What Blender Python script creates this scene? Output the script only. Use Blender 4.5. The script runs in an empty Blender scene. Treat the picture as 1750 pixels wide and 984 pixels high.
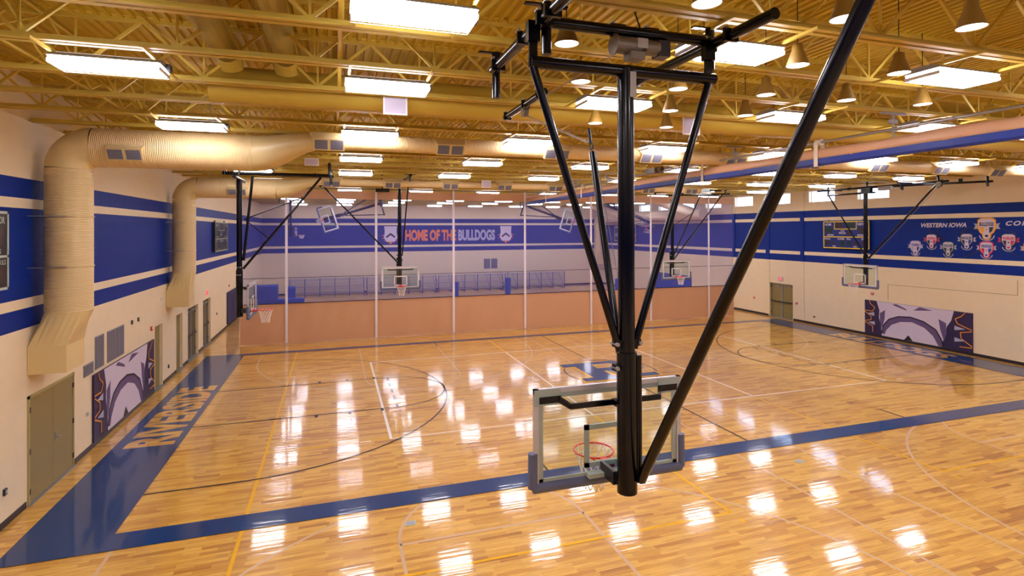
import bpy, math, random
from mathutils import Vector, Matrix
random.seed(7)
sc = bpy.context.scene
COL = sc.collection
F = 0.3048          # all builder coordinates are in feet
PI = math.pi

# ------------------------------------------------------------------ camera, world, exposure
def make_camera():
    yaw, pitch, roll = 0.31236741932516227, -0.0035056521359, -0.0034217368562
    c, s = math.cos, math.sin
    f = Vector((s(yaw)*c(pitch), c(yaw)*c(pitch), -s(pitch)))
    r = Vector((c(yaw), -s(yaw), 0)); up = r.cross(f)
    r2 = r*c(roll)+up*s(roll); u2 = -r*s(roll)+up*c(roll)
    cam = bpy.data.cameras.new('camera'); o = bpy.data.objects.new('camera', cam); COL.objects.link(o)
    cam.sensor_width = 36; cam.lens = 36*937.795/1750; cam.shift_y = (389.589-492)/1750
    cam.clip_start = 0.05; cam.clip_end = 200
    M = Matrix((r2, u2, -f)).transposed().to_4x4()
    M.translation = Vector((-34.2097, -64.31835, 18.44937))*F
    o.matrix_world = M
    sc.camera = o
make_camera()
w = bpy.data.worlds.new('sky'); sc.world = w; w.use_nodes = True
w.node_tree.nodes['Background'].inputs[0].default_value = (0.62, 0.74, 1.0, 1)
w.node_tree.nodes['Background'].inputs[1].default_value = 6.0
sc.view_settings.view_transform = 'Standard'
sc.view_settings.look = 'None'
sc.view_settings.gamma = 1
sc.view_settings.use_curve_mapping = False
sc.view_settings.exposure = 0.24
LIGHT_E = 30.0
sc.cycles.max_bounces = 8
sc.cycles.diffuse_bounces = 4
sc.cycles.glossy_bounces = 4
sc.cycles.transparent_max_bounces = 16
sc.cycles.sample_clamp_indirect = 6
sc.cycles.caustics_reflective = False
sc.cycles.caustics_refractive = False
sc.cycles.use_denoising = True

# ------------------------------------------------------------------ materials
def lin(r, g, b):
    t = lambda v: (v/255/12.92) if v/255 <= .04045 else ((v/255+.055)/1.055)**2.4
    return (t(r), t(g), t(b), 1)
MAT = {}
def mat(name, col, rough=.5, metal=0., spec=.5, coat=0., bump=None, emit=0., var=0.):
    m = bpy.data.materials.new(name); m.use_nodes = True; N = m.node_tree.nodes; L = m.node_tree.links
    b = N['Principled BSDF']
    b.inputs['Base Color'].default_value = col; b.inputs['Roughness'].default_value = rough
    b.inputs['Metallic'].default_value = metal; b.inputs['Specular IOR Level'].default_value = spec
    b.inputs['Coat Weight'].default_value = coat; b.inputs['Coat Roughness'].default_value = .05
    if emit:
        b.inputs['Emission Color'].default_value = col; b.inputs['Emission Strength'].default_value = emit
    g = N.new('ShaderNodeNewGeometry')
    if var:
        n = N.new('ShaderNodeTexNoise'); n.inputs['Scale'].default_value = 3.0; n.inputs['Detail'].default_value = 5
        L.new(g.outputs['Position'], n.inputs['Vector'])
        mx = N.new('ShaderNodeMix'); mx.data_type = 'RGBA'
        mx.inputs[6].default_value = tuple(c*(1-var) for c in col[:3])+(1,)
        mx.inputs[7].default_value = tuple(min(1, c*(1+var)) for c in col[:3])+(1,)
        L.new(n.outputs['Fac'], mx.inputs[0]); L.new(mx.outputs[2], b.inputs['Base Color'])
    if bump:
        sc_, st = bump
        n = N.new('ShaderNodeTexNoise'); n.inputs['Scale'].default_value = sc_; n.inputs['Detail'].default_value = 4
        L.new(g.outputs['Position'], n.inputs['Vector'])
        bp = N.new('ShaderNodeBump'); bp.inputs['Strength'].default_value = st; bp.inputs['Distance'].default_value = .05
        L.new(n.outputs['Fac'], bp.inputs['Height']); L.new(bp.outputs['Normal'], b.inputs['Normal'])
    MAT[name] = m
    return m

def block_mat(name, col, axis, rough=.45):
    """painted concrete block: running bond joints as bump"""
    m = mat(name, col, .55, spec=.22, var=.05); N = m.node_tree.nodes; L = m.node_tree.links; b = N['Principled BSDF']
    g = N.new('ShaderNodeNewGeometry'); sp = N.new('ShaderNodeSeparateXYZ'); cb = N.new('ShaderNodeCombineXYZ')
    L.new(g.outputs['Position'], sp.inputs[0]); L.new(sp.outputs[axis], cb.inputs[0]); L.new(sp.outputs[2], cb.inputs[1])
    br = N.new('ShaderNodeTexBrick'); br.inputs['Scale'].default_value = 1
    br.inputs['Brick Width'].default_value = 1.333*F; br.inputs['Row Height'].default_value = .6667*F
    br.inputs['Mortar Size'].default_value = .0045; br.inputs['Mortar Smooth'].default_value = .3
    br.inputs['Color1'].default_value = (1, 1, 1, 1); br.inputs['Color2'].default_value = (1, 1, 1, 1); br.inputs['Mortar'].default_value = (0, 0, 0, 1)
    L.new(cb.outputs[0], br.inputs['Vector'])
    bp = N.new('ShaderNodeBump'); bp.inputs['Strength'].default_value = .35; bp.inputs['Distance'].default_value = .006
    L.new(br.outputs['Color'], bp.inputs['Height']); L.new(bp.outputs['Normal'], b.inputs['Normal'])
    return m

def wood_mat():
    m = bpy.data.materials.new('maple floor'); m.use_nodes = True; N = m.node_tree.nodes; L = m.node_tree.links; b = N['Principled BSDF']
    g = N.new('ShaderNodeNewGeometry'); sp = N.new('ShaderNodeSeparateXYZ'); cb = N.new('ShaderNodeCombineXYZ')
    L.new(g.outputs['Position'], sp.inputs[0]); L.new(sp.outputs[0], cb.inputs[0]); L.new(sp.outputs[1], cb.inputs[1])
    br = N.new('ShaderNodeTexBrick'); br.inputs['Scale'].default_value = 1
    br.inputs['Brick Width'].default_value = 2.6*F; br.inputs['Row Height'].default_value = .3*F
    br.offset = .37; br.offset_frequency = 2; br.squash = .7; br.squash_frequency = 3
    br.inputs['Mortar Size'].default_value = .0012; br.inputs['Mortar Smooth'].default_value = .2
    br.inputs['Bias'].default_value = 0
    br.inputs['Color1'].default_value = (0, 0, 0, 1); br.inputs['Color2'].default_value = (1, 1, 1, 1); br.inputs['Mortar'].default_value = (.1, .1, .1, 1)
    L.new(cb.outputs[0], br.inputs['Vector'])
    rmp = N.new('ShaderNodeValToRGB'); e = rmp.color_ramp.elements
    e[0].position = 0; e[0].color = lin(176, 116, 26)
    e[1].position = 1; e[1].color = lin(230, 180, 78)
    k = e.new(.12); k.color = lin(202, 144, 44)
    k = e.new(.55); k.color = lin(220, 168, 62)
    L.new(br.outputs['Color'], rmp.inputs[0])
    mp = N.new('ShaderNodeMapping'); mp.inputs['Scale'].default_value = (1.1, 26, 1)
    L.new(cb.outputs[0], mp.inputs[0])
    n = N.new('ShaderNodeTexNoise'); n.inputs['Scale'].default_value = 1.6; n.inputs['Detail'].default_value = 6; n.inputs['Roughness'].default_value = .6
    L.new(mp.outputs[0], n.inputs['Vector'])
    r2 = N.new('ShaderNodeValToRGB'); e = r2.color_ramp.elements
    e[0].position = .3; e[0].color = (.50, .40, .28, 1); e[1].position = .54; e[1].color = (1, 1, 1, 1)
    L.new(n.outputs['Fac'], r2.inputs[0])
    mx = N.new('ShaderNodeMix'); mx.data_type = 'RGBA'; mx.blend_type = 'MULTIPLY'; mx.inputs[0].default_value = .8
    L.new(rmp.outputs[0], mx.inputs[6]); L.new(r2.outputs[0], mx.inputs[7])
    L.new(mx.outputs[2], b.inputs['Base Color'])
    bp = N.new('ShaderNodeBump'); bp.inputs['Strength'].default_value = 1.0; bp.inputs['Distance'].default_value = .0016
    mp2 = N.new('ShaderNodeMapping'); mp2.inputs['Scale'].default_value = (.6, 9, 1)
    L.new(cb.outputs[0], mp2.inputs[0])
    n2 = N.new('ShaderNodeTexNoise'); n2.inputs['Scale'].default_value = 1.2; n2.inputs['Detail'].default_value = 2
    L.new(mp2.outputs[0], n2.inputs['Vector']); L.new(n2.outputs['Fac'], bp.inputs['Height'])
    L.new(bp.outputs['Normal'], b.inputs['Coat Normal']); L.new(bp.outputs['Normal'], b.inputs['Normal'])
    b.inputs['Roughness'].default_value = .35; b.inputs['Specular IOR Level'].default_value = .4
    b.inputs['Coat Weight'].default_value = 1; b.inputs['Coat Roughness'].default_value = .07; b.inputs['Coat IOR'].default_value = 1.55
    MAT['wood'] = m
    return m

def ribbed_mat(name, col, axis, scale=9.0, strength=.5, rough=.4):
    m = mat(name, col, rough); N = m.node_tree.nodes; L = m.node_tree.links; b = N['Principled BSDF']
    g = N.new('ShaderNodeNewGeometry')
    wv = N.new('ShaderNodeTexWave'); wv.bands_direction = 'XYZ'[axis]; wv.inputs['Scale'].default_value = scale; wv.wave_profile = 'SIN'
    L.new(g.outputs['Position'], wv.inputs['Vector'])
    bp = N.new('ShaderNodeBump'); bp.inputs['Strength'].default_value = strength; bp.inputs['Distance'].default_value = .02
    L.new(wv.outputs['Fac'], bp.inputs['Height']); L.new(bp.outputs['Normal'], b.inputs['Normal'])
    return m

def clear_mat(name, tint, gloss, body=None, body_fac=0.):
    """see-through sheet: transparent + fresnel gloss (+ some woven body colour)"""
    m = bpy.data.materials.new(name); m.use_nodes = True; N = m.node_tree.nodes; L = m.node_tree.links
    N.remove(N['Principled BSDF']); out = N['Material Output']
    t = N.new('ShaderNodeBsdfTransparent'); t.inputs[0].default_value = tint
    last = t.outputs[0]
    if body:
        d = N.new('ShaderNodeBsdfDiffuse'); d.inputs[0].default_value = body
        mx = N.new('ShaderNodeMixShader'); mx.inputs[0].default_value = body_fac
        L.new(last, mx.inputs[1]); L.new(d.outputs[0], mx.inputs[2]); last = mx.outputs[0]
    if gloss:
        g = N.new('ShaderNodeBsdfGlossy'); g.inputs['Roughness'].default_value = .03
        lw = N.new('ShaderNodeLayerWeight'); pw = N.new('ShaderNodeMath'); pw.operation = 'POWER'; pw.inputs[1].default_value = 5
        ma = N.new('ShaderNodeMath'); ma.operation = 'MULTIPLY_ADD'; ma.inputs[1].default_value = .9; ma.inputs[2].default_value = .035
        L.new(lw.outputs['Facing'], pw.inputs[0]); L.new(pw.outputs[0], ma.inputs[0])
        mx = N.new('ShaderNodeMixShader'); L.new(ma.outputs[0], mx.inputs[0]); L.new(last, mx.inputs[1]); L.new(g.outputs[0], mx.inputs[2]); last = mx.outputs[0]
    L.new(last, out.inputs['Surface']); MAT[name] = m
    return m

CREAM = lin(232, 217, 188); NAVY = lin(10, 40, 122); TAN = lin(186, 154, 28)
for a, nm in ((1, 'side'), (0, 'end')):
    block_mat('cream block '+nm, CREAM, a)
    block_mat('blue block '+nm, lin(0, 40, 132), a)
wood_mat()
mat('court navy', lin(0, 50, 104), .35, coat=1); mat('court yellow', lin(232, 176, 20), .35, coat=1)
mat('court white', lin(240, 232, 226), .35, coat=1); mat('court grey', lin(206, 172, 140), .35, coat=1); mat('court black', lin(24, 24, 44), .35, coat=1)
def varnish(m):
    N = m.node_tree.nodes; L = m.node_tree.links; b = N['Principled BSDF']; g = N.new('ShaderNodeNewGeometry')
    mp2 = N.new('ShaderNodeMapping'); mp2.inputs['Scale'].default_value = (.6, 9, 1); L.new(g.outputs['Position'], mp2.inputs[0])
    n2 = N.new('ShaderNodeTexNoise'); n2.inputs['Scale'].default_value = 1.2; n2.inputs['Detail'].default_value = 2; L.new(mp2.outputs[0], n2.inputs['Vector'])
    bp = N.new('ShaderNodeBump'); bp.inputs['Strength'].default_value = 1.0; bp.inputs['Distance'].default_value = .0016
    L.new(n2.outputs['Fac'], bp.inputs['Height']); L.new(bp.outputs['Normal'], b.inputs['Coat Normal']); L.new(bp.outputs['Normal'], b.inputs['Normal'])
    b.inputs['Coat Roughness'].default_value = .07; b.inputs['Coat IOR'].default_value = 1.5; b.inputs['Specular IOR Level'].default_value = .1; b.inputs['Coat Weight'].default_value = .75
for k in ('navy', 'yellow', 'white', 'grey', 'black'): varnish(MAT['court '+k])
mat('deck tan', TAN, .6, var=.06); mat('joist tan', lin(208, 180, 72), .5); mat('duct gold', lin(190, 164, 66), .45)
mat('joist shade', lin(120, 92, 40), .6)
ribbed_mat('duct x', lin(232, 205, 152), 0); ribbed_mat('duct y', lin(226, 206, 176), 1); ribbed_mat('duct z', lin(220, 196, 146), 2)
mat('duct flat', lin(216, 194, 140), .4)
mat('black steel', lin(5, 6, 16), .22, spec=.3, coat=.06); mat('dark steel', lin(30, 30, 40), .35)
mat('galvanised', lin(170, 172, 176), .3, metal=.8); mat('grey paint', lin(150, 152, 160), .4)
mat('aluminium', lin(200, 200, 206), .35, metal=.3); mat('pad grey', lin(96, 104, 134), .6)
mat('frame grey', lin(168, 182, 174), .45); mat('white paint', lin(238, 236, 240), .4)
mat('rim red', lin(226, 36, 30), .35, coat=.3); mat('net white', lin(240, 232, 226), .7)
mat('vinyl tan', lin(208, 160, 124), .45, bump=(1.4, .35)); mat('vinyl blue', lin(10, 44, 140), .4)
mat('strap white', lin(236, 230, 240), .6); mat('strap cream', lin(232, 222, 206), .6)
mat('door olive', lin(136, 122, 76), .4); mat('door frame', lin(168, 156, 104), .45); mat('door dark', lin(78, 70, 46), .4)
mat('base black', lin(26, 22, 34), .4); mat('grille dark', lin(90, 92, 110), .5); mat('grille slat', lin(140, 140, 156), .4)
mat('board black', lin(22, 18, 30), .35); mat('led brown', lin(50, 30, 34), .3); mat('led green', lin(14, 44, 40), .3)
mat('yellow line', lin(244, 214, 16), .4); mat('blue print', lin(10, 38, 118), .45)
mat('red', lin(200, 20, 40), .4); mat('exit pink', lin(255, 90, 120), .4, emit=.6)
mat('print navy', lin(38, 26, 74), .5); mat('print white', lin(208, 200, 226), .5); mat('print purple', lin(96, 78, 126), .5)
mat('print orange', lin(236, 150, 20), .5); mat('print black', lin(18, 14, 34), .5); mat('print orange red', lin(236, 128, 52), .5)
mat('print crimson', lin(206, 26, 66), .5); mat('print blue', lin(20, 58, 160), .5); mat('print slate', lin(30, 36, 66), .5); mat('print green', lin(14, 60, 56), .5); mat('print gold', lin(236, 166, 26), .5)
mat('print deep blue', lin(0, 28, 92), .5); mat('print silver', lin(176, 176, 206), .5)
mat('mat blue', lin(10, 62, 170), .5); mat('pad navy', lin(42, 40, 84), .5)
mat('bleacher silver', lin(168, 170, 190), .35, metal=.4); mat('winch grey', lin(120, 112, 100), .4, metal=.3)
mat('tag', lin(176, 172, 170), .5); mat('cable', lin(150, 142, 130), .4, metal=.4)
mat('shade tan', lin(140, 106, 36), .6)
mat('lamp', (.985, .94, 1.0, 1), .4, emit=LIGHT_E); mat('uplight', (.985, .94, 1.0, 1), .4, emit=LIGHT_E*.05); mat('reflection glow', (1, .93, .98, 1), .4, emit=4.0)  # last one: glowing disc of the added lobby lamp reflections
clear_mat('board glass', (.90, .96, .93, 1), .45); clear_mat('pane', (.95, .97, 1, 1), .45)
clear_mat('netting', (.88, .91, 1.0, 1), 0, lin(122, 118, 215), .28)

# ------------------------------------------------------------------ mesh helpers
ORG = {}
class MB:
    def __init__(s): s.v = []; s.f = []; s.m = []; s.sm = []
    def add(s, vs, fs, m=0, smooth=False):
        b = len(s.v); s.v += [tuple(p) for p in vs]
        for f in fs: s.f.append([b+i for i in f]); s.m.append(m); s.sm.append(smooth)
        return s
    def box(s, a, b, m=0):
        x0, x1 = sorted((a[0], b[0])); y0, y1 = sorted((a[1], b[1])); z0, z1 = sorted((a[2], b[2]))
        V = [(x0,y0,z0),(x1,y0,z0),(x1,y1,z0),(x0,y1,z0),(x0,y0,z1),(x1,y0,z1),(x1,y1,z1),(x0,y1,z1)]
        return s.add(V, [(0,3,2,1),(4,5,6,7),(0,1,5,4),(1,2,6,5),(2,3,7,6),(3,0,4,7)], m)
    def bar(s, p, q, w, h=None, m=0, up=(0, 0, 1)):
        p, q = Vector(p), Vector(q); h = h or w; d = (q-p).normalized(); u = Vector(up)
        if abs(d.dot(u)) > .97: u = Vector((0, 1, 0))
        r = d.cross(u).normalized(); u = r.cross(d).normalized()
        V = [c+r*a*w/2+u*b*h/2 for c in (p, q) for a, b in ((-1,-1),(1,-1),(1,1),(-1,1))]
        return s.add(V, [(0,1,2,3),(7,6,5,4),(0,4,5,1),(1,5,6,2),(2,6,7,3),(3,7,4,0)], m)
    def tube(s, p, q, r, n=12, m=0, r2=None, caps=True):
        return s.path([p, q], [r, r if r2 is None else r2], n, m, caps)
    def path(s, pts, r, n=12, m=0, caps=True):
        pts = [Vector(p) for p in pts]; k = len(pts); rr = r if isinstance(r, (list, tuple)) else [r]*k
        prev = None; rings = []
        for i, p in enumerate(pts):
            d = (pts[min(i+1, k-1)]-pts[max(i-1, 0)]).normalized()
            if prev is None:
                a = Vector((0, 0, 1)) if abs(d.z) < .9 else Vector((0, 1, 0)); u = d.cross(a).normalized()
            else:
                u = (prev-d*prev.dot(d)).normalized()
            prev = u; w_ = d.cross(u)
            rings.append([p+(u*math.cos(2*PI*j/n)+w_*math.sin(2*PI*j/n))*rr[i] for j in range(n)])
        V = [v for ring in rings for v in ring]; Fc = []
        for i in range(k-1):
            for j in range(n): Fc.append((i*n+j, i*n+(j+1) % n, (i+1)*n+(j+1) % n, (i+1)*n+j))
        s.add(V, Fc, m, True)
        if caps: s.add(rings[0], [tuple(reversed(range(n)))], m); s.add(rings[-1], [tuple(range(n))], m)
        return s
    def loft(s, rings, m=0, caps=True, smooth=False):
        n = len(rings[0]); V = [v for r in rings for v in r]; Fc = []
        for i in range(len(rings)-1):
            for j in range(n): Fc.append((i*n+j, i*n+(j+1) % n, (i+1)*n+(j+1) % n, (i+1)*n+j))
        s.add(V, Fc, m, smooth)
        if caps: s.add(rings[0], [tuple(reversed(range(n)))], m); s.add(rings[-1], [tuple(range(n))], m)
        return s
    def prism(s, poly, fr, t0, t1, m=0):
        """poly in (right, up) of frame fr=(origin,right,up,normal), from depth t0 to t1 along the normal"""
        o, r, u, nn = [Vector(x) for x in fr]; k = len(poly)
        V = [o+r*a+u*b+nn*t for t in (t0, t1) for a, b in poly]
        Fc = [tuple(range(k, 2*k)), tuple(reversed(range(k)))]+[(i, (i+1) % k, k+(i+1) % k, k+i) for i in range(k)]
        return s.add(V, Fc, m)
    def ring(s, c, R, r, n=32, k=8, m=0, nrm=(0, 0, 1)):
        nz = Vector(nrm).normalized(); a = Vector((1, 0, 0)) if abs(nz.x) < .9 else Vector((0, 1, 0)); u = nz.cross(a).normalized(); v = nz.cross(u)
        V = []; Fc = []
        for i in range(n):
            t = 2*PI*i/n; e = u*math.cos(t)+v*math.sin(t)
            for j in range(k):
                q = 2*PI*j/k; V.append(Vector(c)+e*(R+r*math.cos(q))+nz*r*math.sin(q))
        for i in range(n):
            for j in range(k): Fc.append((i*k+j, ((i+1) % n)*k+j, ((i+1) % n)*k+(j+1) % k, i*k+(j+1) % k))
        return s.add(V, Fc, m, True)
    def build(s, name, mats, parent=None, kind=None):
        if isinstance(mats, str): mats = [mats]
        org = ORG.get(parent.name, (0, 0, 0)) if parent else (0, 0, 0)
        me = bpy.data.meshes.new(name)
        me.from_pydata([((x-org[0])*F, (y-org[1])*F, (z-org[2])*F) for x, y, z in s.v], [], s.f)
        for k in mats: me.materials.append(MAT[k])
        me.polygons.foreach_set('material_index', s.m)
        me.polygons.foreach_set('use_smooth', s.sm)
        me.validate(); me.update()
        o = bpy.data.objects.new(name, me); COL.objects.link(o)
        if parent: o.parent = parent; ORG[o.name] = org
        if kind: o['kind'] = kind
        return o

def tag(o, label, cat, group=None):
    o['label'] = label; o['category'] = cat
    if group: o['group'] = group
    return o
def thing(name, label, cat, loc=(0, 0, 0), group=None, local=False):
    o = bpy.data.objects.new(name, None); COL.objects.link(o); o.empty_display_size = .1
    o.location = Vector(loc)*F
    ORG[o.name] = (0, 0, 0) if local else tuple(loc)
    return tag(o, label, cat, group)
def copy_tree(o, parent=None):
    c = o.copy(); COL.objects.link(c); c.parent = parent
    for ch in list(o.children): copy_tree(ch, c)
    return c
ORD = ['first', 'second', 'third', 'fourth', 'fifth', 'sixth', 'seventh', 'eighth', 'ninth', 'tenth', 'eleventh', 'twelfth', 'thirteenth', 'fourteenth', 'fifteenth', 'sixteenth', 'seventeenth', 'eighteenth', 'nineteenth', 'twentieth', 'twenty-first', 'twenty-second', 'twenty-third', 'twenty-fourth', 'twenty-fifth', 'twenty-sixth', 'twenty-seventh', 'twenty-eighth', 'twenty-ninth', 'thirtieth', 'thirty-first', 'thirty-second', 'thirty-third', 'thirty-fourth', 'thirty-fifth']

def text_polys(mb, txt, fr, x0, y0, wd, ht, t0, t1, m=0, bold=.02, slant=0., space=1.):
    """writing fitted in a box (x0,y0,wd,ht) of the frame, raised from t0 to t1"""
    cu = bpy.data.curves.new('lettering', 'FONT'); cu.body = txt; cu.offset = bold; cu.shear = slant; cu.space_character = space
    cu.resolution_u = 3
    ob = bpy.data.objects.new('lettering', cu); COL.objects.link(ob)
    bpy.context.view_layer.update()
    me = bpy.data.meshes.new_from_object(ob.evaluated_get(bpy.context.evaluated_depsgraph_get()))
    V = [v.co.copy() for v in me.vertices]; P = [list(p.vertices) for p in me.polygons]
    bpy.data.objects.remove(ob); bpy.data.curves.remove(cu); bpy.data.meshes.remove(me)
    ax, bx = min(v.x for v in V), max(v.x for v in V); ay, by = min(v.y for v in V), max(v.y for v in V)
    o, r, u, nn = [Vector(q) for q in fr]
    flat = [((v.x-ax)/(bx-ax)*wd+x0, (v.y-ay)/(by-ay)*ht+y0) for v in V]
    mb.add([o+r*a+u*b+nn*t1 for a, b in flat], P, m)
    return mb
def ell(cx, cy, rx, ry, n=24, a0=0, a1=2*PI):
    return [(cx+rx*math.cos(a0+(a1-a0)*i/n), cy+ry*math.sin(a0+(a1-a0)*i/n)) for i in range(n if abs(a1-a0-2*PI) < 1e-6 else n+1)]

# ------------------------------------------------------------------ setting
XL, XR, YN, YF, ZT = -53.9, 53.8, -68.0, 105.45, 28.85
BANDS = [(0, 12, 0), (12, 13.333, 1), (13.333, 14, 0), (14, 20, 1), (20, 20.667, 0), (20.667, 22, 1), (22, ZT+.3, 0)]
def banded_wall(name, axis, at, lo, hi, holes, inward, depth, mats, shift=0.):
    """wall plane with openings; axis 0: plane x=at running along y; axis 1: plane y=at running along x"""
    mb = MB()
    P = (lambda s, z, d=0.: (at-inward*d, s, z)) if axis == 0 else (lambda s, z, d=0.: (s, at-inward*d, z))
    cs = sorted({lo, hi} | {h[0] for h in holes} | {h[1] for h in holes})
    zs = sorted({b[0] for b in BANDS} | {BANDS[-1][1]} | {h[2] for h in holes} | {h[3] for h in holes})
    for i in range(len(cs)-1):
        for j in range(len(zs)-1):
            a, b, c, d = cs[i], cs[i+1], zs[j], zs[j+1]; mc, mz = (a+b)/2, (c+d)/2
            if any(h[0] < mc < h[1] and h[2] < mz < h[3] for h in holes): continue
            k = [q[2] for q in BANDS if q[0] <= mz < q[1]][0]
            mb.add([P(a, c), P(b, c), P(b, d), P(a, d)], [(0, 1, 2, 3)], k)
    for h in holes:
        a, b, c, d = h[:4]
        for q in ([P(a, c), P(a, d), P(a, d, depth), P(a, c, depth)], [P(b, c), P(b, d), P(b, d, depth), P(b, c, depth)],
                  [P(a, d), P(b, d), P(b, d, depth), P(a, d, depth)], [P(a, c), P(b, c), P(b, c, depth), P(a, c, depth)]):
            mb.add(q, [(0, 1, 2, 3)], 0)
    return mb.build(name, mats, kind='structure')
L_HOLES = [(-19.2, -12.4, 0, 7.35), (8.3, 11.3, 0, 7.45), (17.25, 20.3, 0, 7.45), (23.2, 29.3, 0, 7.5), (32.5, 38, 0, 7.5)]
WIN = [(6.35+10.45*k-2.9, 6.35+10.45*k+2.9, 23.6, 25.75) for k in range(9)]
R_HOLES = [(23.8, 30.1, 0, 7.15)]+WIN
banded_wall('wall_left', 0, XL, YN, YF, L_HOLES, 1, .7, ['cream block side', 'blue block side'])
banded_wall('wall_right', 0, XR, YN, YF, R_HOLES, -1, .8, ['cream block side', 'blue block side'])
banded_wall('wall_far', 1, YF, XL, XR, [], -1, .5, ['cream block end', 'blue block end'])
banded_wall('wall_near', 1, YN, XL, XR, [], 1, .5, ['cream block end', 'blue block end'])

floor = MB().add([(XL-.8, YN, 0), (XR+.8, YN, 0), (XR+.8, YF, 0), (XL-.8, YF, 0)], [(0, 1, 2, 3)]).build('floor', 'wood', kind='structure')
# roof deck: ribs run away from the camera
mb = MB(); x = XL-.4; prof = []
while x < XR+.6:
    prof += [(x, ZT), (x+.22, ZT), (x+.27, ZT-.14), (x+.45, ZT-.14)]; x += .5
V = [(a, y, b) for a, b in prof for y in (YN, YF)]
ceiling = mb.add(V, [(2*i, 2*i+1, 2*i+3, 2*i+2) for i in range(len(prof)-1)]).build('ceiling', 'deck tan', kind='structure')

# floor paint
FR = ((0, 0, 0), (1, 0, 0), (0, 1, 0), (0, 0, 1))
lay = [0]
def paint(polys, m, name, z, step=0.):
    mb = MB()
    for i, p in enumerate(polys): mb.add([(a, b, z+i*step) for a, b in p], [tuple(range(len(p)))])
    return mb.build(name, m, floor)
def seg(x0, y0, x1, y1, w=.17):
    d = Vector((x1-x0, y1-y0)).normalized(); n = Vector((-d.y, d.x))*w/2
    return [(x0+n.x, y0+n.y), (x0-n.x, y0-n.y), (x1-n.x, y1-n.y), (x1+n.x, y1+n.y)]
def arc(cx, cy, r, a0, a1, w=.17, n=48):
    out = []
    for i in range(n):
        t, u = a0+(a1-a0)*i/n, a0+(a1-a0)*(i+1)/n
        out.append([(cx+(r-w/2)*math.cos(t), cy+(r-w/2)*math.sin(t)), (cx+(r+w/2)*math.cos(t), cy+(r+w/2)*math.sin(t)),
                    (cx+(r+w/2)*math.cos(u), cy+(r+w/2)*math.sin(u)), (cx+(r-w/2)*math.cos(u), cy+(r-w/2)*math.sin(u))])
    return out
R4 = lambda a, b, c, d: [(a, b), (c, b), (c, d), (a, d)]
Z1, Z2, Z3, Z4, Z5, Z6 = [.006*k for k in range(1, 7)]
# cross courts, pale lines
g = []
for s in (-1, 1):
    cx = 24.7*s
    for yb, e in ((25, 1), (-50.6, -1)):
        rim = yb-e*5.25
        g += arc(cx, rim, 19.75, 0, -PI*e, .2)
        for q in (-1, 1):
            g.append(seg(cx+q*19.75, rim, cx+q*19.75, yb, .2)); g.append(seg(cx+q*5.9, yb, cx+q*5.9, yb-e*19, .2))
        g.append(seg(cx-5.9, yb-e*19, cx+5.9, yb-e*19, .2)); g += arc(cx, yb-e*19, 5.9, 0, -PI*e, .2, 24)
    g.append(seg(s*2.9, -50.6, s*2.9, 25, .2)); g.append(seg(s*46.5, -50.6, s*46.5, -25, .2))
    g.append(seg(cx-21.8, -50.6, cx+21.8, -50.6, .2))
    for q in arc(cx, -12.8, 5.9, 0, 2*PI, .0): pass
paint(g, 'court grey', 'court_line', Z1)
# cross volleyball, yellow
y_ = []
for s in (-1, 1):
    a, b = sorted((9.7*s, 39.7*s))
    for xx in (a, b): y_.append(seg(xx, -34.6, xx, 25.2, .22)); y_.append(seg(xx, -35.9, xx, -35.4, .22))
    for yy in (-34.6, -14.6, 5.4, 25.2, -4.6): y_.append(seg(a, yy, b, yy, .2))
paint(y_, 'court yellow', 'court_line', Z2)
w_ = [seg(-29.5, s*14.75, 29.5, s*14.75, .19) for s in (-1, 1)]+[seg(s*29.5, -14.75, s*29.5, 14.75, .26) for s in (-1, 1)]+[seg(s*9.75, -14.75, s*9.75, 14.75, .2) for s in (-1, 1)]
w_ += [seg(s*31.2, -14.75, s*32.2, -14.75, .2) for s in (-1, 1)]
paint(w_, 'court white', 'court_line', Z3)
k_ = [seg(0, 6, 0, 25), seg(0, -25, 0, -6)]+arc(0, 0, 6, 0, 2*PI)
for s in (-1, 1):
    rim = s*(47-5.25); a0 = PI/2 if s > 0 else -PI/2
    k_ += arc(rim, 0, 19.75, a0, a0+PI)+arc(s*28, 0, 6, a0, a0+PI, .17, 24)
    for q in (-1, 1):
        k_.append(seg(rim, q*19.75, s*47, q*19.75)); k_.append(seg(s*28, q*6, s*47, q*6))
        for d in (11, 14.2, 17.4): k_.append(R4(s*(47-d)-.14, q*6+q*.1, s*(47-d)+.14, q*6+q*.75))
        k_.append(R4(s*(47-7.2)-.55, q*6-.17, s*(47-7.2)+.55, q*6+.17))
        k_.append(seg(s*18.7, q*25, s*18.7, q*22.4))
    for i in range(9):
        if i % 2 == 0: k_.append(seg(s*28, -6+i*12/9, s*28, -6+(i+1)*12/9, .24))
paint(k_, 'court black', 'court_line', Z4)
# navy boundary
BW = 2.0
b_ = [R4(-52.2, -25-BW, 52.2, -25), R4(-52.2, 25, 52.2, 25+1.4), R4(-52.2, -25, -47, 25), R4(47, -25, 52.2, 25)]
paint(b_, 'court navy', 'boundary_band', Z5)
# RIVERSIDE on the left band (tops towards the wall), BULLDOGS on the right band
for txt, fr in (('RIVERSIDE', ((-47.5, -10.0, Z6), (0, 1, 0), (-1, 0, 0), (0, 0, 1))), ('BULLDOGS', ((47.5, 10.0, Z6), (0, -1, 0), (1, 0, 0), (0, 0, 1)))):
    mb = MB(); text_polys(mb, txt, fr, 0, 0, 18.9, 3.9, 0, 0, 0, .045)
    mb.build('court_lettering', 'wood', floor)
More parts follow.
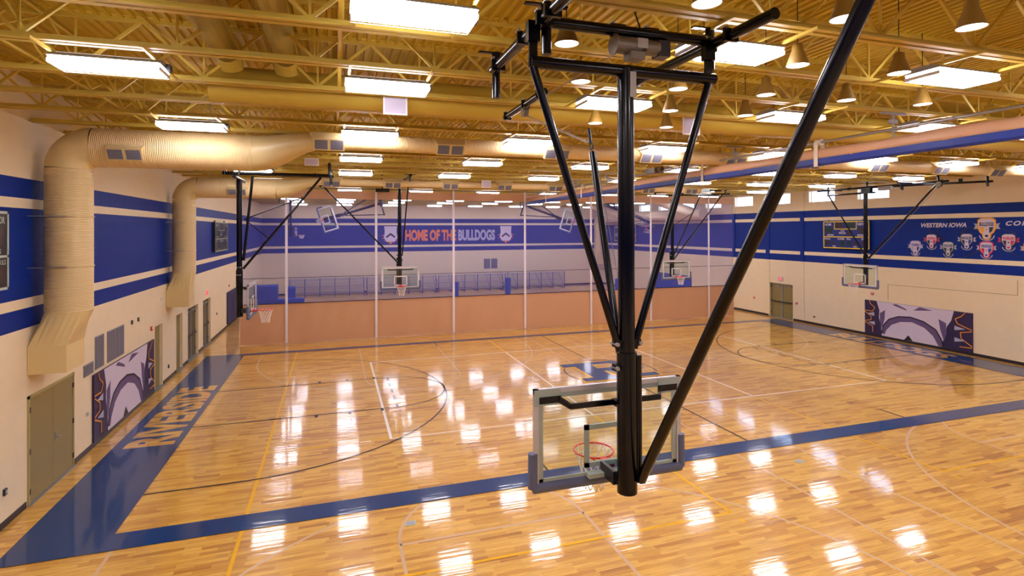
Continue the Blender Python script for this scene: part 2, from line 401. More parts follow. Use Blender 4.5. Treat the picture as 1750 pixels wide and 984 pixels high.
# centre R
def grow(poly, d):
    n = len(poly); out = []
    A = sum(poly[i][0]*poly[(i+1) % n][1]-poly[(i+1) % n][0]*poly[i][1] for i in range(n))
    sg = 1 if A > 0 else -1
    for i in range(n):
        p0, p1, p2 = [Vector(poly[(i+k) % n]) for k in (-1, 0, 1)]
        d1, d2 = (p1-p0).normalized(), (p2-p1).normalized()
        n1, n2 = Vector((d1.y, -d1.x))*sg, Vector((d2.y, -d2.x))*sg
        b = (n1+n2); b = b/max(.3, b.dot(n1)); out.append(tuple(p1+b*d))
    return out
T = lambda P: [(-5.2+a*1.04, -3.7+b*.96) for a, b in P]
rp = [T(R4(0, 7.3, 5, 9)), T(R4(1.6, 0, 4.2, 9)), T(R4(0, 0, 5.4, 1.5)), T([(4, 9), (7.4, 9), (9, 7.9), (9, 5.2), (7.6, 4.1), (4, 4.1)]), T([(4.3, 4.3), (6.9, 4.3), (8.4, 1.5), (10, 1.5), (10, 0), (6.9, 0)])]
hole = T([(4.2, 7.4), (6.3, 7.4), (6.9, 7), (6.9, 6.1), (6.3, 5.7), (4.2, 5.7)])
paint([grow(p, .34) for p in rp], 'court yellow', 'center_logo', Z5, .002)
paint(rp, 'court navy', 'center_logo', Z6+.012, .002)
paint([grow(hole, .2)], 'court yellow', 'center_logo', Z6+.03)
paint([hole], 'wood', 'center_logo', Z6+.036)

# baseboards
def base_runs(name, x, runs, sgn):
    mb = MB()
    for a, b in runs: mb.box((x, a, 0), (x+sgn*.06, b, .42))
    return mb.build(name, 'base black', kind='structure')
base_runs('baseboard_left', XL, [(YN, -19.4), (-12.2, 8.1), (11.5, 17.05), (20.5, 23), (29.5, 32.3), (38.2, YF)], 1)
base_runs('baseboard_right', XR, [(YN, 23.6), (30.3, YF)], -1)
MB().box((XL, YF-.06, 0), (XR, YF, .42)).build('baseboard_far', 'base black', kind='structure')
# pilaster strips on the right wall
for i, (y0, y1) in enumerate(((29.9, 31.0), (20.9, 21.8), (40.4, 41.4))):
    MB().box((XR-.1, y0, .42), (XR, y1, 11.98), 0).box((XR-.1, y0, 22.02), (XR, y1, ZT)).box((XR-.1, y0, 12), (XR, y1, 22), 1).build('trim_%d' % (i+1), ['cream block side', 'blue block side'], kind='structure')

# doors: recessed hollow-metal doors
def door(n, wall, y0, y1, z1, leaves, dep, m='door olive'):
    x = XL-dep if wall < 0 else XR+dep; s = -wall
    fr = MB(); t = .17
    for a, b in ((y0, y0+t), (y1-t, y1)): fr.box((x, a, 0), (x+s*.22, b, z1))
    fr.box((x, y0, z1-t), (x+s*.22, y1, z1))
    fr.box((x, y0-.05, 0), (x+s*(dep+.25), y1+.05, .05), 1)
    root = fr.build('door_%d' % n, ['door frame', 'galvanised'], kind='structure')
    ww = (y1-y0-2*t)/leaves
    for i in range(leaves):
        a = y0+t+i*ww; b = a+ww
        lf = MB().box((x+s*.04, a+.015, .06), (x+s*.18, b-.015, z1-t-.02)).build('door_leaf', m, root)
        hz = b if i == leaves-1 and leaves > 1 else a
        for zz in (.7, 3.4, 6.2):
            MB().box((x+s*.17, hz-.07, zz), (x+s*.24, hz+.07, zz+.38)).build('hinge', 'dark steel', lf)
        if leaves == 1 or (i == 1 and n == 1):
            h = a+.35 if leaves > 1 else b-.35
            MB().box((x+s*.17, h-.09, 3.1), (x+s*.22, h+.09, 3.75)).tube((x+s*.2, h, 3.35), (x+s*.36, h, 3.35), .04, 8).tube((x+s*.36, h, 3.35), (x+s*.36, h+.42, 3.35), .035, 8).build('door_handle', 'galvanised', lf)
        elif n != 1:
            MB().box((x+s*.18, a+.15, 3.2), (x+s*.4, b-.12, 3.42)).build('push_bar', 'dark steel', lf)
            MB().box((x+s*.18, a+.5, z1-.75), (x+s*.36, a+1.4, z1-.5)).bar((x+s*.4, a+.9, z1-.6), (x+s*.75, a+1.6, z1-.4), .08).build('door_closer', 'galvanised', lf)
    if leaves == 2 and n != 1:
        MB().box((x+s*.02, (y0+y1)/2-.1, 0), (x+s*.28, (y0+y1)/2+.1, z1)).build('center_mullion', 'grey paint', root)
    return root
door(1, -1, -19.2, -12.4, 7.35, 2, .12)
door(2, -1, 8.3, 11.3, 7.45, 1, .55)
door(3, -1, 17.25, 20.3, 7.45, 1, .55)
door(4, -1, 23.2, 29.3, 7.5, 2, .55, 'door dark')
door(5, -1, 32.5, 38, 7.5, 2, .55, 'door dark')
door(6, 1, 23.8, 30.1, 7.15, 2, .6, 'door olive')
# backing so that nothing shows past the leaves
# high windows
for i, (a, b, c, d) in enumerate(WIN):
    x = XR+.62; mb = MB(); t = .12
    mb.box((x, a, c), (x+.15, b, c+t)).box((x, a, d-t), (x+.15, b, d)).box((x, a, c), (x+.15, a+t, d)).box((x, b-t, c), (x+.15, b, d)).box((x, b-1.5, c), (x+.15, b-1.4, d))
    o = mb.build('window_%d' % (i+1), 'white paint', kind='structure')
    MB().box((x+.06, a+t, c+t), (x+.08, b-t, d-t)).build('pane', 'pane', o)

# ------------------------------------------------------------------ roof joists
ZB = 25.91
def joist_meshes(y):
    mats = 'joist tan'
    a, b = XL, XR
    return a, b
JY = [-62.72+4.888*k for k in range(35)]
proto = None
for i, y in enumerate(JY):
    lab = 'tan steel roof joist, %s from the near wall' % ORD[i]
    if proto is None:
        proto = thing('roof_joist', lab, 'joist', (0, y, ZB), 'roof joists', local=True); proto.location = (0, 0, 0)
        mb = MB()
        for s in (-1, 1): mb.box((XL+.02, s*.05, 0), (XR-.02, s*.3, .05)).box((XL+.02, s*.05, 0), (XR-.02, s*.1, .27))
        mb.build('bottom_chord', 'joist tan', proto)
        mb = MB()
        for s in (-1, 1): mb.box((XL+.02, s*.05, 2.88), (XR-.02, s*.32, 2.93)).box((XL+.02, s*.05, 2.65), (XR-.02, s*.1, 2.93))
        mb.build('top_chord', 'joist tan', proto)
        mb = MB(); n = 20; L_ = XR-XL; st = L_/n
        for k in range(n):
            x0 = XL+k*st
            mb.bar((x0+.05, 0, 2.7), (x0+st/2, 0, .2), .13, .13); mb.bar((x0+st/2, 0, .2), (x0+st-.05, 0, 2.7), .14, .14)
            mb.bar((x0+st/2, 0, .1), (x0+st/2, 0, 2.7), .09, .09)
        mb.build('web', 'joist tan', proto)
        o = proto
    else:
        o = copy_tree(proto)
    o['label'] = lab; o.location = Vector((0, y, ZB))*F
# bridging between the joists
for i, xx in enumerate((-47, -34, -17.5, 0, 17.5, 34, 47)):
    mb = MB()
    mb.box((xx-.06, JY[0], ZB+.27), (xx+.06, JY[-1], ZB+.33)); mb.box((xx-.06, JY[0], ZB+2.55), (xx+.06, JY[-1], ZB+2.62))
    for a, b in zip(JY[:-1], JY[1:]):
        mb.bar((xx, a, ZB+.3), (xx, b, ZB+2.6), .07); mb.bar((xx+.1, a, ZB+2.6), (xx+.1, b, ZB+.3), .07)
    mb.build('trim_%d' % (i+4), 'joist tan', kind='structure')

# ------------------------------------------------------------------ ceiling lights
LX = [-43.4, -31.7, -19.1, -6.4, 5.9, 18.8, 30.9, 43.6]
LY = [-60.65, -46.05, -36.4, -22.1, -7.3, 7.3, 21.85, 36.7, 51.6, 66.7, 79.4, 95.6]
proto = None
for j, y in enumerate(LY):
    for i, x in enumerate(LX):
        lab = 'bright fluorescent ceiling light, %s from left wall, %s row from near wall' % (ORD[i], ORD[j])
        if proto is None:
            proto = thing('ceiling_light', lab, 'ceiling light', (0, 0, 0), 'fluorescent lights in rows under the joists', local=True)
            prof = [(-.8, .19), (-.8, .24), (-.45, .42), (.45, .42), (.8, .24), (.8, .19)]
            MB().loft([[(xx, a, b) for a, b in prof] for xx in (-2.03, 2.03)]).build('housing', 'grey paint', proto)
            MB().loft([[(xx, a, b) for a, b in ((-.79, .2), (-.73, -.05), (.73, -.05), (.79, .2))] for xx in (-1.98, 1.98)]).build('lens', 'lamp', proto)
            mb = MB()
            for k in range(15): mb.box((-1.98+k*.283-.008, -.8, -.085), (-1.98+k*.283+.008, .8, -.069))
            for k in range(7): mb.box((-2.0, -.8+k*.267-.008, -.10), (2.0, -.8+k*.267+.008, -.085))
            for sx in (-1, 1):
                mb.box((sx*2.01-.01, -.8, -.1), (sx*2.01+.01, .8, .06))
            mb.build('wire_guard', 'white paint', proto)
            MB().box((-1.9, -.4, .425), (1.9, .4, .44)).build('top_lens', 'uplight', proto)
            for sx in (-1, 1): MB().box((sx*1.85-.06, -2.55, .30), (sx*1.85+.06, 2.55, .41)).build('mounting_strut', 'joist tan', proto)
            MB().box((2.04, .05, .1), (2.2, .5, .4)).build('ballast_box', 'dark steel', proto)
            o = proto
        else:
            o = copy_tree(proto)
        o['label'] = lab; o.location = Vector((x, y, 25.5))*F

# ------------------------------------------------------------------ window reflections of lobby lamps, added as solid glowing lamps
REFL = [(-23.9, -50.9), (-19.0, -51.2), (-14.4, -51.9), (-26.4, -46.5), (-20.65, -46.5), (-16.5, -46.9), (-11.5, -47.3), (-23.8, -42.1), (-18.9, -42.3), (-14.1, -42.6), (-9.3, -42.9), (-4.6, -43.4), (-16.5, -38.1), (-11.6, -38.3), (-18.9, -33.7), (-13.9, -33.8)]
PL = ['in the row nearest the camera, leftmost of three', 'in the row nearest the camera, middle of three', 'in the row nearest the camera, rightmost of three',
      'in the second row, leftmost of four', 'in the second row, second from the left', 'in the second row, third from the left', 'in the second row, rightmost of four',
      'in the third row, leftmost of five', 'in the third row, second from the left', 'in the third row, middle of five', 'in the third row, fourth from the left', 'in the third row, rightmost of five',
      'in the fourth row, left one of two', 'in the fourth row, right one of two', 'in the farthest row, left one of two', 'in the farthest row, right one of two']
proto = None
for (x, y), q in zip(REFL, PL):
    lab = 'solid lobby lamp reflection with white disc, '+q
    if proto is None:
        proto = thing('lamp_reflection', lab, 'pendant lamp', group='lamp reflections among the joists', local=True)
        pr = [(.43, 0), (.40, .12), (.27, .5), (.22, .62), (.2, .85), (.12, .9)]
        MB().loft([[(r*math.cos(2*PI*k/20), r*math.sin(2*PI*k/20), z) for k in range(20)] for r, z in pr], smooth=True, caps=False).build('reflected_shade', 'shade tan', proto)
        MB().loft([[(r*math.cos(2*PI*k/20), r*math.sin(2*PI*k/20), z) for k in range(20)] for r, z in ((.415, .02), (.41, .05))]).build('reflected_disc', 'reflection glow', proto)
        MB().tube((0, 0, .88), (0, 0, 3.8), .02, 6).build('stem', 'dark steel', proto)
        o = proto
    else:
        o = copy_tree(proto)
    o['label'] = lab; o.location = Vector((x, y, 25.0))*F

# ------------------------------------------------------------------ ducts
def bend(c, r, a0, a1, e1, e2, n=8):
    c = Vector(c); e1, e2 = Vector(e1), Vector(e2)
    return [c+e1*r*math.cos(a0+(a1-a0)*i/n)+e2*r*math.sin(a0+(a1-a0)*i/n) for i in range(n+1)]
def register(parent, x, y, z, w=2.2, h=.95, tilt=.6):
    n = Vector((0, -math.cos(tilt), -math.sin(tilt))); u = Vector((0, -math.sin(tilt), math.cos(tilt))); r = Vector((1, 0, 0)); o = Vector((x, y, z))
    fr = (o, r, u, n)
    k = MB().loft([[o+r*a*1.0+u*b+n*d for a, b in ((-w/2*s, -h/2*s), (w/2*s, -h/2*s), (w/2*s, h/2*s), (-w/2*s, h/2*s))] for s, d in ((1.25, -.75), (1, -.2), (1, .1))]).build('register', 'duct flat', parent)
    mb = MB()
    for s in (-1, 1): mb.prism(R4(s*w/4-w/4+.1, -h/2+.1, s*w/4+w/4-.1, h/2-.1), fr, .1, .115)
    mb.build('grille', 'grille dark', k)
    mb = MB()
    for s in (-1, 1):
        for q in range(6): mb.prism(R4(s*w/4-w/4+.1, -h/2+.16+q*.12, s*w/4+w/4-.1, -h/2+.19+q*.12), fr, .115, .135)
    mb.build('slat', 'grille slat', k)
def wall_duct(label, yc, r, xc, zaxis, box, x_big, r2, z2, regs, regz, fy, x_end):
    t = thing('air_duct', label, 'duct', (XL+1.8, yc, box[2]))
    rb = 1.6
    MB().path([(xc, yc, box[3]+2.2), (xc, yc, zaxis-rb)], r, 28, caps=False).build('riser_pipe', 'duct z', t)
    MB().path(bend((xc+rb, yc, zaxis-rb), rb, PI, PI/2, (1, 0, 0), (0, 0, 1), 10), r, 28, caps=False).build('elbow', 'duct flat', t)
    MB().path([(xc+rb, yc, zaxis), (x_big, yc, zaxis)], r, 28, caps=False).build('main_pipe', 'duct x', t)
    pts = []; rr = []
    for k in range(9):
        f = k/8; g = f*f*(3-2*f); pts.append((x_big+f*5.2, yc+(fy-yc)*g, zaxis+(z2-zaxis)*g)); rr.append(r+(r2-r)*g)
    MB().path(pts, rr, 28, caps=False).build('reducer', 'duct flat', t)
    MB().path([(x_big+5.2, fy, z2), (x_end, fy, z2)], r2, 20).build('branch_pipe', 'duct x', t)
    # hood and box
    ring = [(xc+r*math.cos(2*PI*k/24+PI/4), yc+r*math.sin(2*PI*k/24+PI/4), box[3]+2.2) for k in range(24)]
    sq = []
    x0, x1 = XL+.02, box[4]
    for k in range(24):
        a = 2*PI*k/24+PI/4; cx, sy = math.cos(a), math.sin(a); m_ = max(abs(cx), abs(sy))
        sq.append(((x0+x1)/2+cx/m_*(x1-x0)/2, (box[0]+box[1])/2+sy/m_*(box[1]-box[0])/2, box[3]))
    MB().loft([sq, ring], caps=False).build('hood', 'duct flat', t)
    MB().box((x0, box[0], box[2]), (x1, box[1], box[3])).build('plenum_box', 'duct flat', t)
    for zz in (19.5, 16.0):
        k = MB().ring((xc, yc, zz), r+.02, .04, 28, 6).build('band_clamp', 'duct flat', t)
        for s in (-1, 1): MB().bar((XL, yc+s*(r+.08), zz), (xc+.4, yc+s*(r+.08), zz), .06, .06).build('wall_rod', 'galvanised', k)
    for q in range(8):
        xx = x_big-3+q*11
        if xx > x_end: continue
        MB().tube((xx, fy if xx > x_big+4 else yc, z2+r2*.9), (xx, fy if xx > x_big+4 else yc, ZT-.1), .025, 6).build('hanger_rod', 'cable', t)
    for k, x in enumerate(regs):
        zz = regz; rad = r2; yy = fy
        if x < x_big: zz, rad, yy = zaxis-.55, r, yc
        register(t, x, yy-rad*.95-.1, zz)
    return t
wall_duct('large cream spiral duct rising up the left wall above the double door and crossing overhead', -17.7, 1.4, -52.1, 24.45, (-19.2, -16.4, 8.8, 10.65, -51.7), -40.2, .64, 25.2,
          [-48.3]+[-34.6+9.13*k for k in range(9)], 24.85, -20.7, XR-4)
wall_duct('large cream spiral duct rising up the left wall beyond the banner and crossing overhead', 13.9, 1.3, -52.2, 23.95, (12.7, 15.4, 9.05, 11.1, -51.4), -41.5, .48, 25.02,
          [-46.0]+[-34.6+8.12*k for k in range(8)], 24.75, 13.9, 24.5)
# duct hidden among the joists with two branch pipes toward the camera
t = thing('air_duct', 'round tan duct lying across between the joists above the near sideline', 'duct', (0, -30.95, 26.4))
MB().path([(-40.6, -30.95, 26.45), (XR-2, -30.95, 26.45)], 1.0, 24).build('main_pipe', 'duct gold', t)
for x, y0 in ((-39.3, -66), (-36.6, -66)):
    MB().path([(x, y0, 27.45), (x, -34.0, 27.45)]+bend((x, -34.0, 26.05), 1.4, PI/2, PI/2-.9, (0, 1, 0), (0, 0, 1), 5), .62, 18).build('branch_pipe', 'duct gold', t)
t = thing('air_duct', 'pale round duct along the right wall beyond the curtain', 'duct', (49.8, 103, 8))
MB().path([(50.6, 103.2, 11), (50.6, 103.2, 20.6)], 1.5, 24, caps=False).build('riser_pipe', 'duct z', t)
MB().path(bend((50.6, 101.6, 20.6), 1.6, 0, PI/2, (0, 1, 0), (0, 0, 1)), 1.5, 24, caps=False).build('elbow', 'duct flat', t)
MB().path([(50.6, 101.6, 22.2), (50.6, 47.5, 22.2)], 1.5, 24).build('main_pipe', 'duct y', t)
for y in (88, 53): MB().path([(50.2, y-2, 22.4), (44, y+8, 26.8)], 1.3, 20).build('branch_pipe', 'duct y', t)
ring = [(50.6+1.5*math.cos(2*PI*k/24+PI/4), 103.2+1.5*math.sin(2*PI*k/24+PI/4), 11) for k in range(24)]
sq = [(50.6+1.5*math.cos(2*PI*k/24+PI/4)/max(abs(math.cos(2*PI*k/24+PI/4)), abs(math.sin(2*PI*k/24+PI/4))), 103.2+1.9*math.sin(2*PI*k/24+PI/4)/max(abs(math.cos(2*PI*k/24+PI/4)), abs(math.sin(2*PI*k/24+PI/4))), 9) for k in range(24)]
MB().loft([sq, ring], caps=False).build('hood', 'duct flat', t)
MB().box((49.1, 101.3, 7), (52.1, 105.1, 9)).build('plenum_box', 'duct flat', t)

# white ceiling panels
for x, y, z0, z1, lab in ((-30.9, -32.4, 25.05, 26.55, 'white framed rectangular panel hanging under the duct beside the near light row'),
                          (-11.0, -32.4, 24.9, 26.4, 'white framed rectangular panel hanging right of the foreground hoop mast'),
                          (-36.4, -5.9, 24.95, 25.7, 'small white panel hanging above the left hoop pipe'),
                          (-13.2, 12.8, 24.6, 25.7, 'small white panel hanging over the middle of the court, before the dividing curtain')):
    t = thing('ceiling_panel', lab, 'panel', (x, y, z0))
    MB().box((x-.68, y-.05, z0), (x+.68, y+.05, z1)).build('frame', 'white paint', t)
    MB().box((x-.58, y-.07, z0+.1), (x+.58, y-.05, z1-.1)).build('panel_face', 'print white', t)
    MB().tube((x-.5, y, z1), (x-.5, y, ZT-.1), .02, 6).tube((x+.5, y, z1), (x+.5, y, ZT-.1), .02, 6).build('hanger', 'cable', t)

# ------------------------------------------------------------------ basketball backstops
ZP = 24.0    # height of the mast pivot
def hang_assembly(root, near=False, side_pads=True, boards=True):
    """mast, board, rim; local frame: origin at the mast pivot, facing +y"""
    zf = lambda z: z-ZP
    mast = MB().tube((0, 0, zf(9.55 if near else 9.35)), (0, 0, zf(14.3)), .34, 24).tube((0, 0, zf(14.3)), (0, 0, zf(23.9)), .28, 24).build('mast', 'black steel', root)
    MB().tube((.36, -.12, zf(9.9)), (.36, -.12, zf(14.2)), .13, 12).build('adjuster_tube', 'black steel', mast)
    for z in (13.7, 14.5):
        mb = MB().box((-.5, -.12, zf(z)), (.5, .12, zf(z+.22)))
        for s in (-1, 1): mb.tube((s*.44, -.22, zf(z+.1)), (s*.44, .22, zf(z+.1)), .07, 8, 1)
        mb.build('clamp', ['black steel', 'galvanised'], mast)
    MB().box((.0, -.33, zf(22.9)), (.22, -.29, zf(23.75))).build('label_plate', 'tag', mast)
    # board
    bd = MB(); y = 1.15; z0, z1, hw = 9.5, 12.95, 2.93; t = .17
    bd.box((-hw, y, zf(z0)), (hw, y+.14, zf(z0+t))).box((-hw, y, zf(z1-t)), (hw, y+.14, zf(z1))).box((-hw, y, zf(z0)), (-hw+t, y+.14, zf(z1))).box((hw-t, y, zf(z0)), (hw, y+.14, zf(z1)))
    board = bd.build('backboard', 'aluminium', root)
    MB().box((-hw+t, y+.07, zf(z0+t)), (hw-t, y+.1, zf(z1-t))).build('glass', 'board glass', board)
    mb = MB(); a, b = y+.04, y+.135
    for p, q in (((-hw+t, z0+t), (-hw+t+.17, z1-t)), ((hw-t-.17, z0+t), (hw-t, z1-t)), ((-hw+t, z1-t-.17), (hw-t, z1-t)), ((-hw+t, z0+t), (hw-t, z0+t+.17))):
        mb.box((p[0], a, zf(p[1])), (q[0], b-.03, zf(q[1])))
    for p, q in (((-1, 10.0), (-.83, 11.5)), ((.83, 10.0), (1, 11.5)), ((-1, 11.33), (1, 11.5)), ((-1, 10.0), (1, 10.17))):
        mb.box((p[0], a, zf(p[1])), (q[0], b, zf(q[1])))
    mb.build('target_stripe', 'white paint' if not near else 'frame grey', board)
    if side_pads:
        mb = MB(); py0, py1 = y-.06, y+.24
        for s in (-1, 1): mb.path([(s*(hw+.02), (py0+py1)/2, zf(z0+1.25)), (s*(hw+.03), (py0+py1)/2, zf(z0+.05))], .17, 12)
        mb.path([(-hw-.02, (py0+py1)/2, zf(z0+.05)), (hw+.02, (py0+py1)/2, zf(z0+.05))], .19, 12)
        mb.build('edge_padding', 'pad grey', board)
    mb = MB()
    for s in (-1, 1):
        mb.box((s*2.75, y-.04, zf(12.45)), (s*1.95, y, zf(12.68)))
        mb.bar((s*2.0, y-.05, zf(12.55)), (s*1.75, .72, zf(12.4)), .1, .18)
        mb.bar((s*1.78, .72, zf(12.4)), (0, .72, zf(12.4)), .1, .18)
    mb.box((-.16, .3, zf(12.3)), (.16, .8, zf(12.5)))
    mb.build('top_arm', 'black steel', board)
    for s in (-1, 1): MB().box((s*2.93, y-.02, zf(12.38)), (s*1.95, y+.02, zf(12.93))).build('corner_plate', 'frame grey', board)
    mb = MB(); mb.box((-.42, .2, zf(9.75)), (-.28, y, zf(10.2))).box((.28, .2, zf(9.75)), (.42, y, zf(10.2))).box((-1.0, .85, zf(9.75)), (1.0, y, zf(9.9)), 1)
    mb.build('mount_bracket', ['dark steel', 'frame grey'], board)
    rc = (0, y+.14+1.25, zf(10.0))
    rim = MB().ring(rc, .75, .035, 36, 8)
    rim.box((-.22, y+.13, zf(9.78)), (.22, y+.2, zf(10.12))).prism([(-.22, 0), (.22, 0), (.14, .45), (-.14, .45)], ((0, y+.15, zf(9.97)), (1, 0, 0), (0, 1, 0), (0, 0, 1)), -.03, .05)
    for s in (-1, 1): rim.bar((s*.2, y+.2, zf(9.85)), (s*.35, y+.78, zf(9.98)), .06)
    rim = rim.build('rim', 'rim red', root)
    nt = MB(); N_ = 12
    lv = [(.72, 0), (.62, -.33), (.53, -.62), (.46, -.9), (.42, -1.15), (.40, -1.4)]
    for i in range(len(lv)-1):
        for k in range(N_):
            a0 = 2*PI*(k+.5*(i % 2))/N_
            p = (rc[0]+lv[i][0]*math.cos(a0), rc[1]+lv[i][0]*math.sin(a0), rc[2]+lv[i][1])
            for d in (-.5, .5):
                a1 = a0+d*2*PI/N_; q = (rc[0]+lv[i+1][0]*math.cos(a1), rc[1]+lv[i+1][0]*math.sin(a1), rc[2]+lv[i+1][1])
                nt.tube(p, q, .018, 4, caps=False)
    nt.build('net', 'net white', rim)
def stub(root, x, y, z0, z1=ZB, w=.34):
    MB().tube((x, y, z0-ZP), (x, y, z1-ZP), w/2, 14).box((x-.75, y-.1, z1-ZP-.06), (x+.75, y+.1, z1-ZP)).build('drop_hanger', 'black steel', root)
def pipe(root, p, q, r=.17, name='support_pipe', m='black steel', n=14):
    p = (p[0], p[1], p[2]-ZP); q = (q[0], q[1], q[2]-ZP)
    return MB().tube(p, q, r, n).build(name, m, root)
def clampset(root, pts, w=.28):
    for x, y, z in pts:
        mb = MB()
        mb.box((x-w, y-.07, z-ZP-.22), (x+w, y+.07, z-ZP+.22)); mb.tube((x-w+.05, y-.14, z-ZP+.24), (x-w+.05, y+.14, z-ZP+.24), .05, 8, 1)
        mb.build('pipe_clamp', ['black steel', 'galvanised'], root)

# foreground hoop, seen from behind
r = thing('basketball_hoop', 'black ceiling hung basketball hoop in the foreground, seen from behind', 'basketball hoop', (-24.78, -47.75, ZP), local=True)
hang_assembly(r, near=True)
pipe(r, (-3.45, 0, 23.85), (3.6, 0, 23.85), .2, 'pivot_pipe')
for s in (-1, 1):
    p = pipe(r, (s*3.35, 0, 23.7), (s*.28, .0, 14.4), .13, 'front_brace')
    MB().box((s*3.35-.14, -.05, -.3), (s*3.35+.14, .05, .55)).box((s*3.35-.2, -.14, .5), (s*3.35+.2, .14, 1.15)).build('hanger_plate', 'black steel', r)
pipe(r, (-3.15, -4.2, 25.1), (-3.15, 5.3, 25.1), .19); pipe(r, (3.5, -3.0, 25.1), (3.5, 6.2, 25.1), .19)
pipe(r, (-2.9, .15, 25.25), (3.5, .15, 25.25), .19, 'cross_pipe')
for x, y, z in ((-2.75, .35, 24.25), (3.85, .55, 24.35), (-2.95, 5.6, 24.0), (3.3, 5.6, 24.0)): stub(r, x, y, z)
clampset(r, [(-3.15, -1.2, 25.1), (-3.15, -.5, 25.1), (-3.15, 1.4, 25.1), (-3.15, 4.6, 25.1), (3.5, .1, 25.1), (3.5, -1, 25.1), (-.2, .15, 25.25), (1.1, .15, 25.25), (3.4, 5.2, 25.1)])
wn = MB().tube((-.35, .1, .75), (.55, .1, .75), .3, 18).tube((-.42, .1, .75), (-.35, .1, .75), .36, 18).tube((.75, .1, .75), (1.3, .1, .75), .27, 18).box((1.25, -.12, .45), (1.7, .35, 1.0), 1).box((.1, -.2, .25), (.65, .3, .5), 2).box((.35, -.23, .62), (.75, -.2, .95), 3)
wn.build('winch', ['winch grey', 'dark steel', 'winch grey', 'tag'], r)
pipe(r, (.36, -.3, 10.05), (.36, -10.50, 25.85), .17, 'back_brace')
MB().box((.26, -.42, 9.95-ZP), (.46, .05, 10.2-ZP)).build('brace_bracket', 'dark steel', r)
pipe(r, (-.1, .3, 14.2), (.25, 3.05, 21.5), .13, 'folding_bar')
MB().ring((.25, 3.15, 21.75-ZP), .14, .03, 14, 6, 0, (1, 0, 0)).tube((.25, 3.2, 21.9-ZP), (.32, 3.5, 22.5-ZP), .07, 8).build('cable_hook', 'dark steel', r)
pipe(r, (.25, 8.2, 25.15), (.25, 14.6, 25.15), .18)
clampset(r, [(.25, 8.8, 25.15), (.25, 11, 25.15), (.25, 14.2, 25.15)], .22)
MB().tube((.12, 11.1, .75), (.38, 11.1, .75), .27, 16).box((.1, 10.9, .75), (.4, 11.3, 1.1)).build('pulley', 'winch grey', r)
mb = MB()
for d in (-.08, .08): mb.tube((.25+d, 3.3, 21.9-ZP), (.25+d, 11.0, .55), .018, 6)
mb.tube((.25, 11.1, .95), (.3, .4, .85), .018, 6); mb.tube((.33, 3.0, 21.6-ZP), (.4, .4, 14.3-ZP), .015, 6)
mb.build('hoist_cable', 'cable', r)
MB().tube((.75, .3, 1.5), (.1, 0, 2.6), .03, 6).build('stay_rod', 'black steel', r)

# left end hoop (faces +x)
def end_rot(r, ang): r.rotation_euler = (0, 0, ang)
r = thing('basketball_hoop', 'black ceiling hung basketball hoop by the left wall, facing right', 'basketball hoop', (-43.85, 0, ZP), local=True)
hang_assembly(r); end_rot(r, -PI/2)
pipe(r, (0, -1.6, 24.55), (0, 9.2, 24.55), .17)
pipe(r, (0, 8.2, 24.3), (0, .35, 14.4), .13, 'front_brace')
pipe(r, (0, 1.3, 24.3), (0, .4, 15.3), .14, 'front_brace')
pipe(r, (0, .5, 19.7), (0, 6.6, 22.2), .06, 'folding_link'); pipe(r, (0, .5, 19.7), (0, 3.0, 17.5), .05, 'folding_link')
pipe(r, (-8, 3.5, 25.2), (-8, 9.5, 25.2), .16); 
stub(r, 0, -1.4, 24.4); stub(r, 0, 9.1, 24.5); stub(r, -8, 9.2, 24.2); clampset(r, [(0, 0, 24.55), (0, 7.6, 24.55)], .2)
pipe(r, (-3.4, 0, 23.95), (3.4, 0, 23.95), .17, 'pivot_pipe')

# right end hoop (faces -x)
r = thing('basketball_hoop', 'black ceiling hung basketball hoop by the right wall, in front of the scoreboard', 'basketball hoop', (44.1, -.2, ZP), local=True)
hang_assembly(r); end_rot(r, PI/2)
pipe(r, (-1.6, 0, 24.0), (6.9, 0, 24.0), .14, 'pivot_pipe')
pipe(r, (6.8, 0, 24.2), (.3, 0, 14.6), .11, 'side_brace'); pipe(r, (-10.7, 0, 24.6), (-.4, 0, 13.8), .13, 'side_brace')
pipe(r, (9.0, -.2, 24.85), (-12.0, -.2, 24.85), .15); pipe(r, (4.5, -2.2, 25.0), (-8.5, -2.2, 24.75), .15); pipe(r, (-8.5, -2.2, 24.75), (-16.0, -2.2, 24.5), .15); pipe(r, (-7.0, -3, 25.0), (-7.0, 2.5, 25.0), .14, 'cross_pipe'); pipe(r, (6.8, -3, 24.9), (6.8, 1, 24.9), .14, 'cross_pipe')
for x, y, z in ((6.9, -.2, 23.9), (1.5, -2.2, 24.2), (-4.2, -2.2, 24.2), (-9.3, -2.2, 24.1), (-15.4, -2.2, 23.9), (-5.5, -.2, 24.2)): stub(r, x, y, z, w=.3)
clampset(r, [(6.8, -.2, 24.85), (3, -.2, 24.85), (-5, -2.2, 25), (-11, -.2, 24.85), (-12.2, -2.2, 25.0)], .22)
MB().tube((-10.9, -.15, .45), (-10.9, .15, .45), .4, 18).build('pulley', 'winch grey', r)
MB().box((-4.2, -.4, .2), (-2.2, .2, .8)).build('winch', 'winch grey', r)
MB().tube((-10.9, .1, .1), (-1.0, .1, 14.0-ZP), .02, 6).build('hoist_cable', 'cable', r)
MB().box((-1.0, -.3, -.1), (.5, .3, .75)).build('pivot_bracket', 'black steel', r)

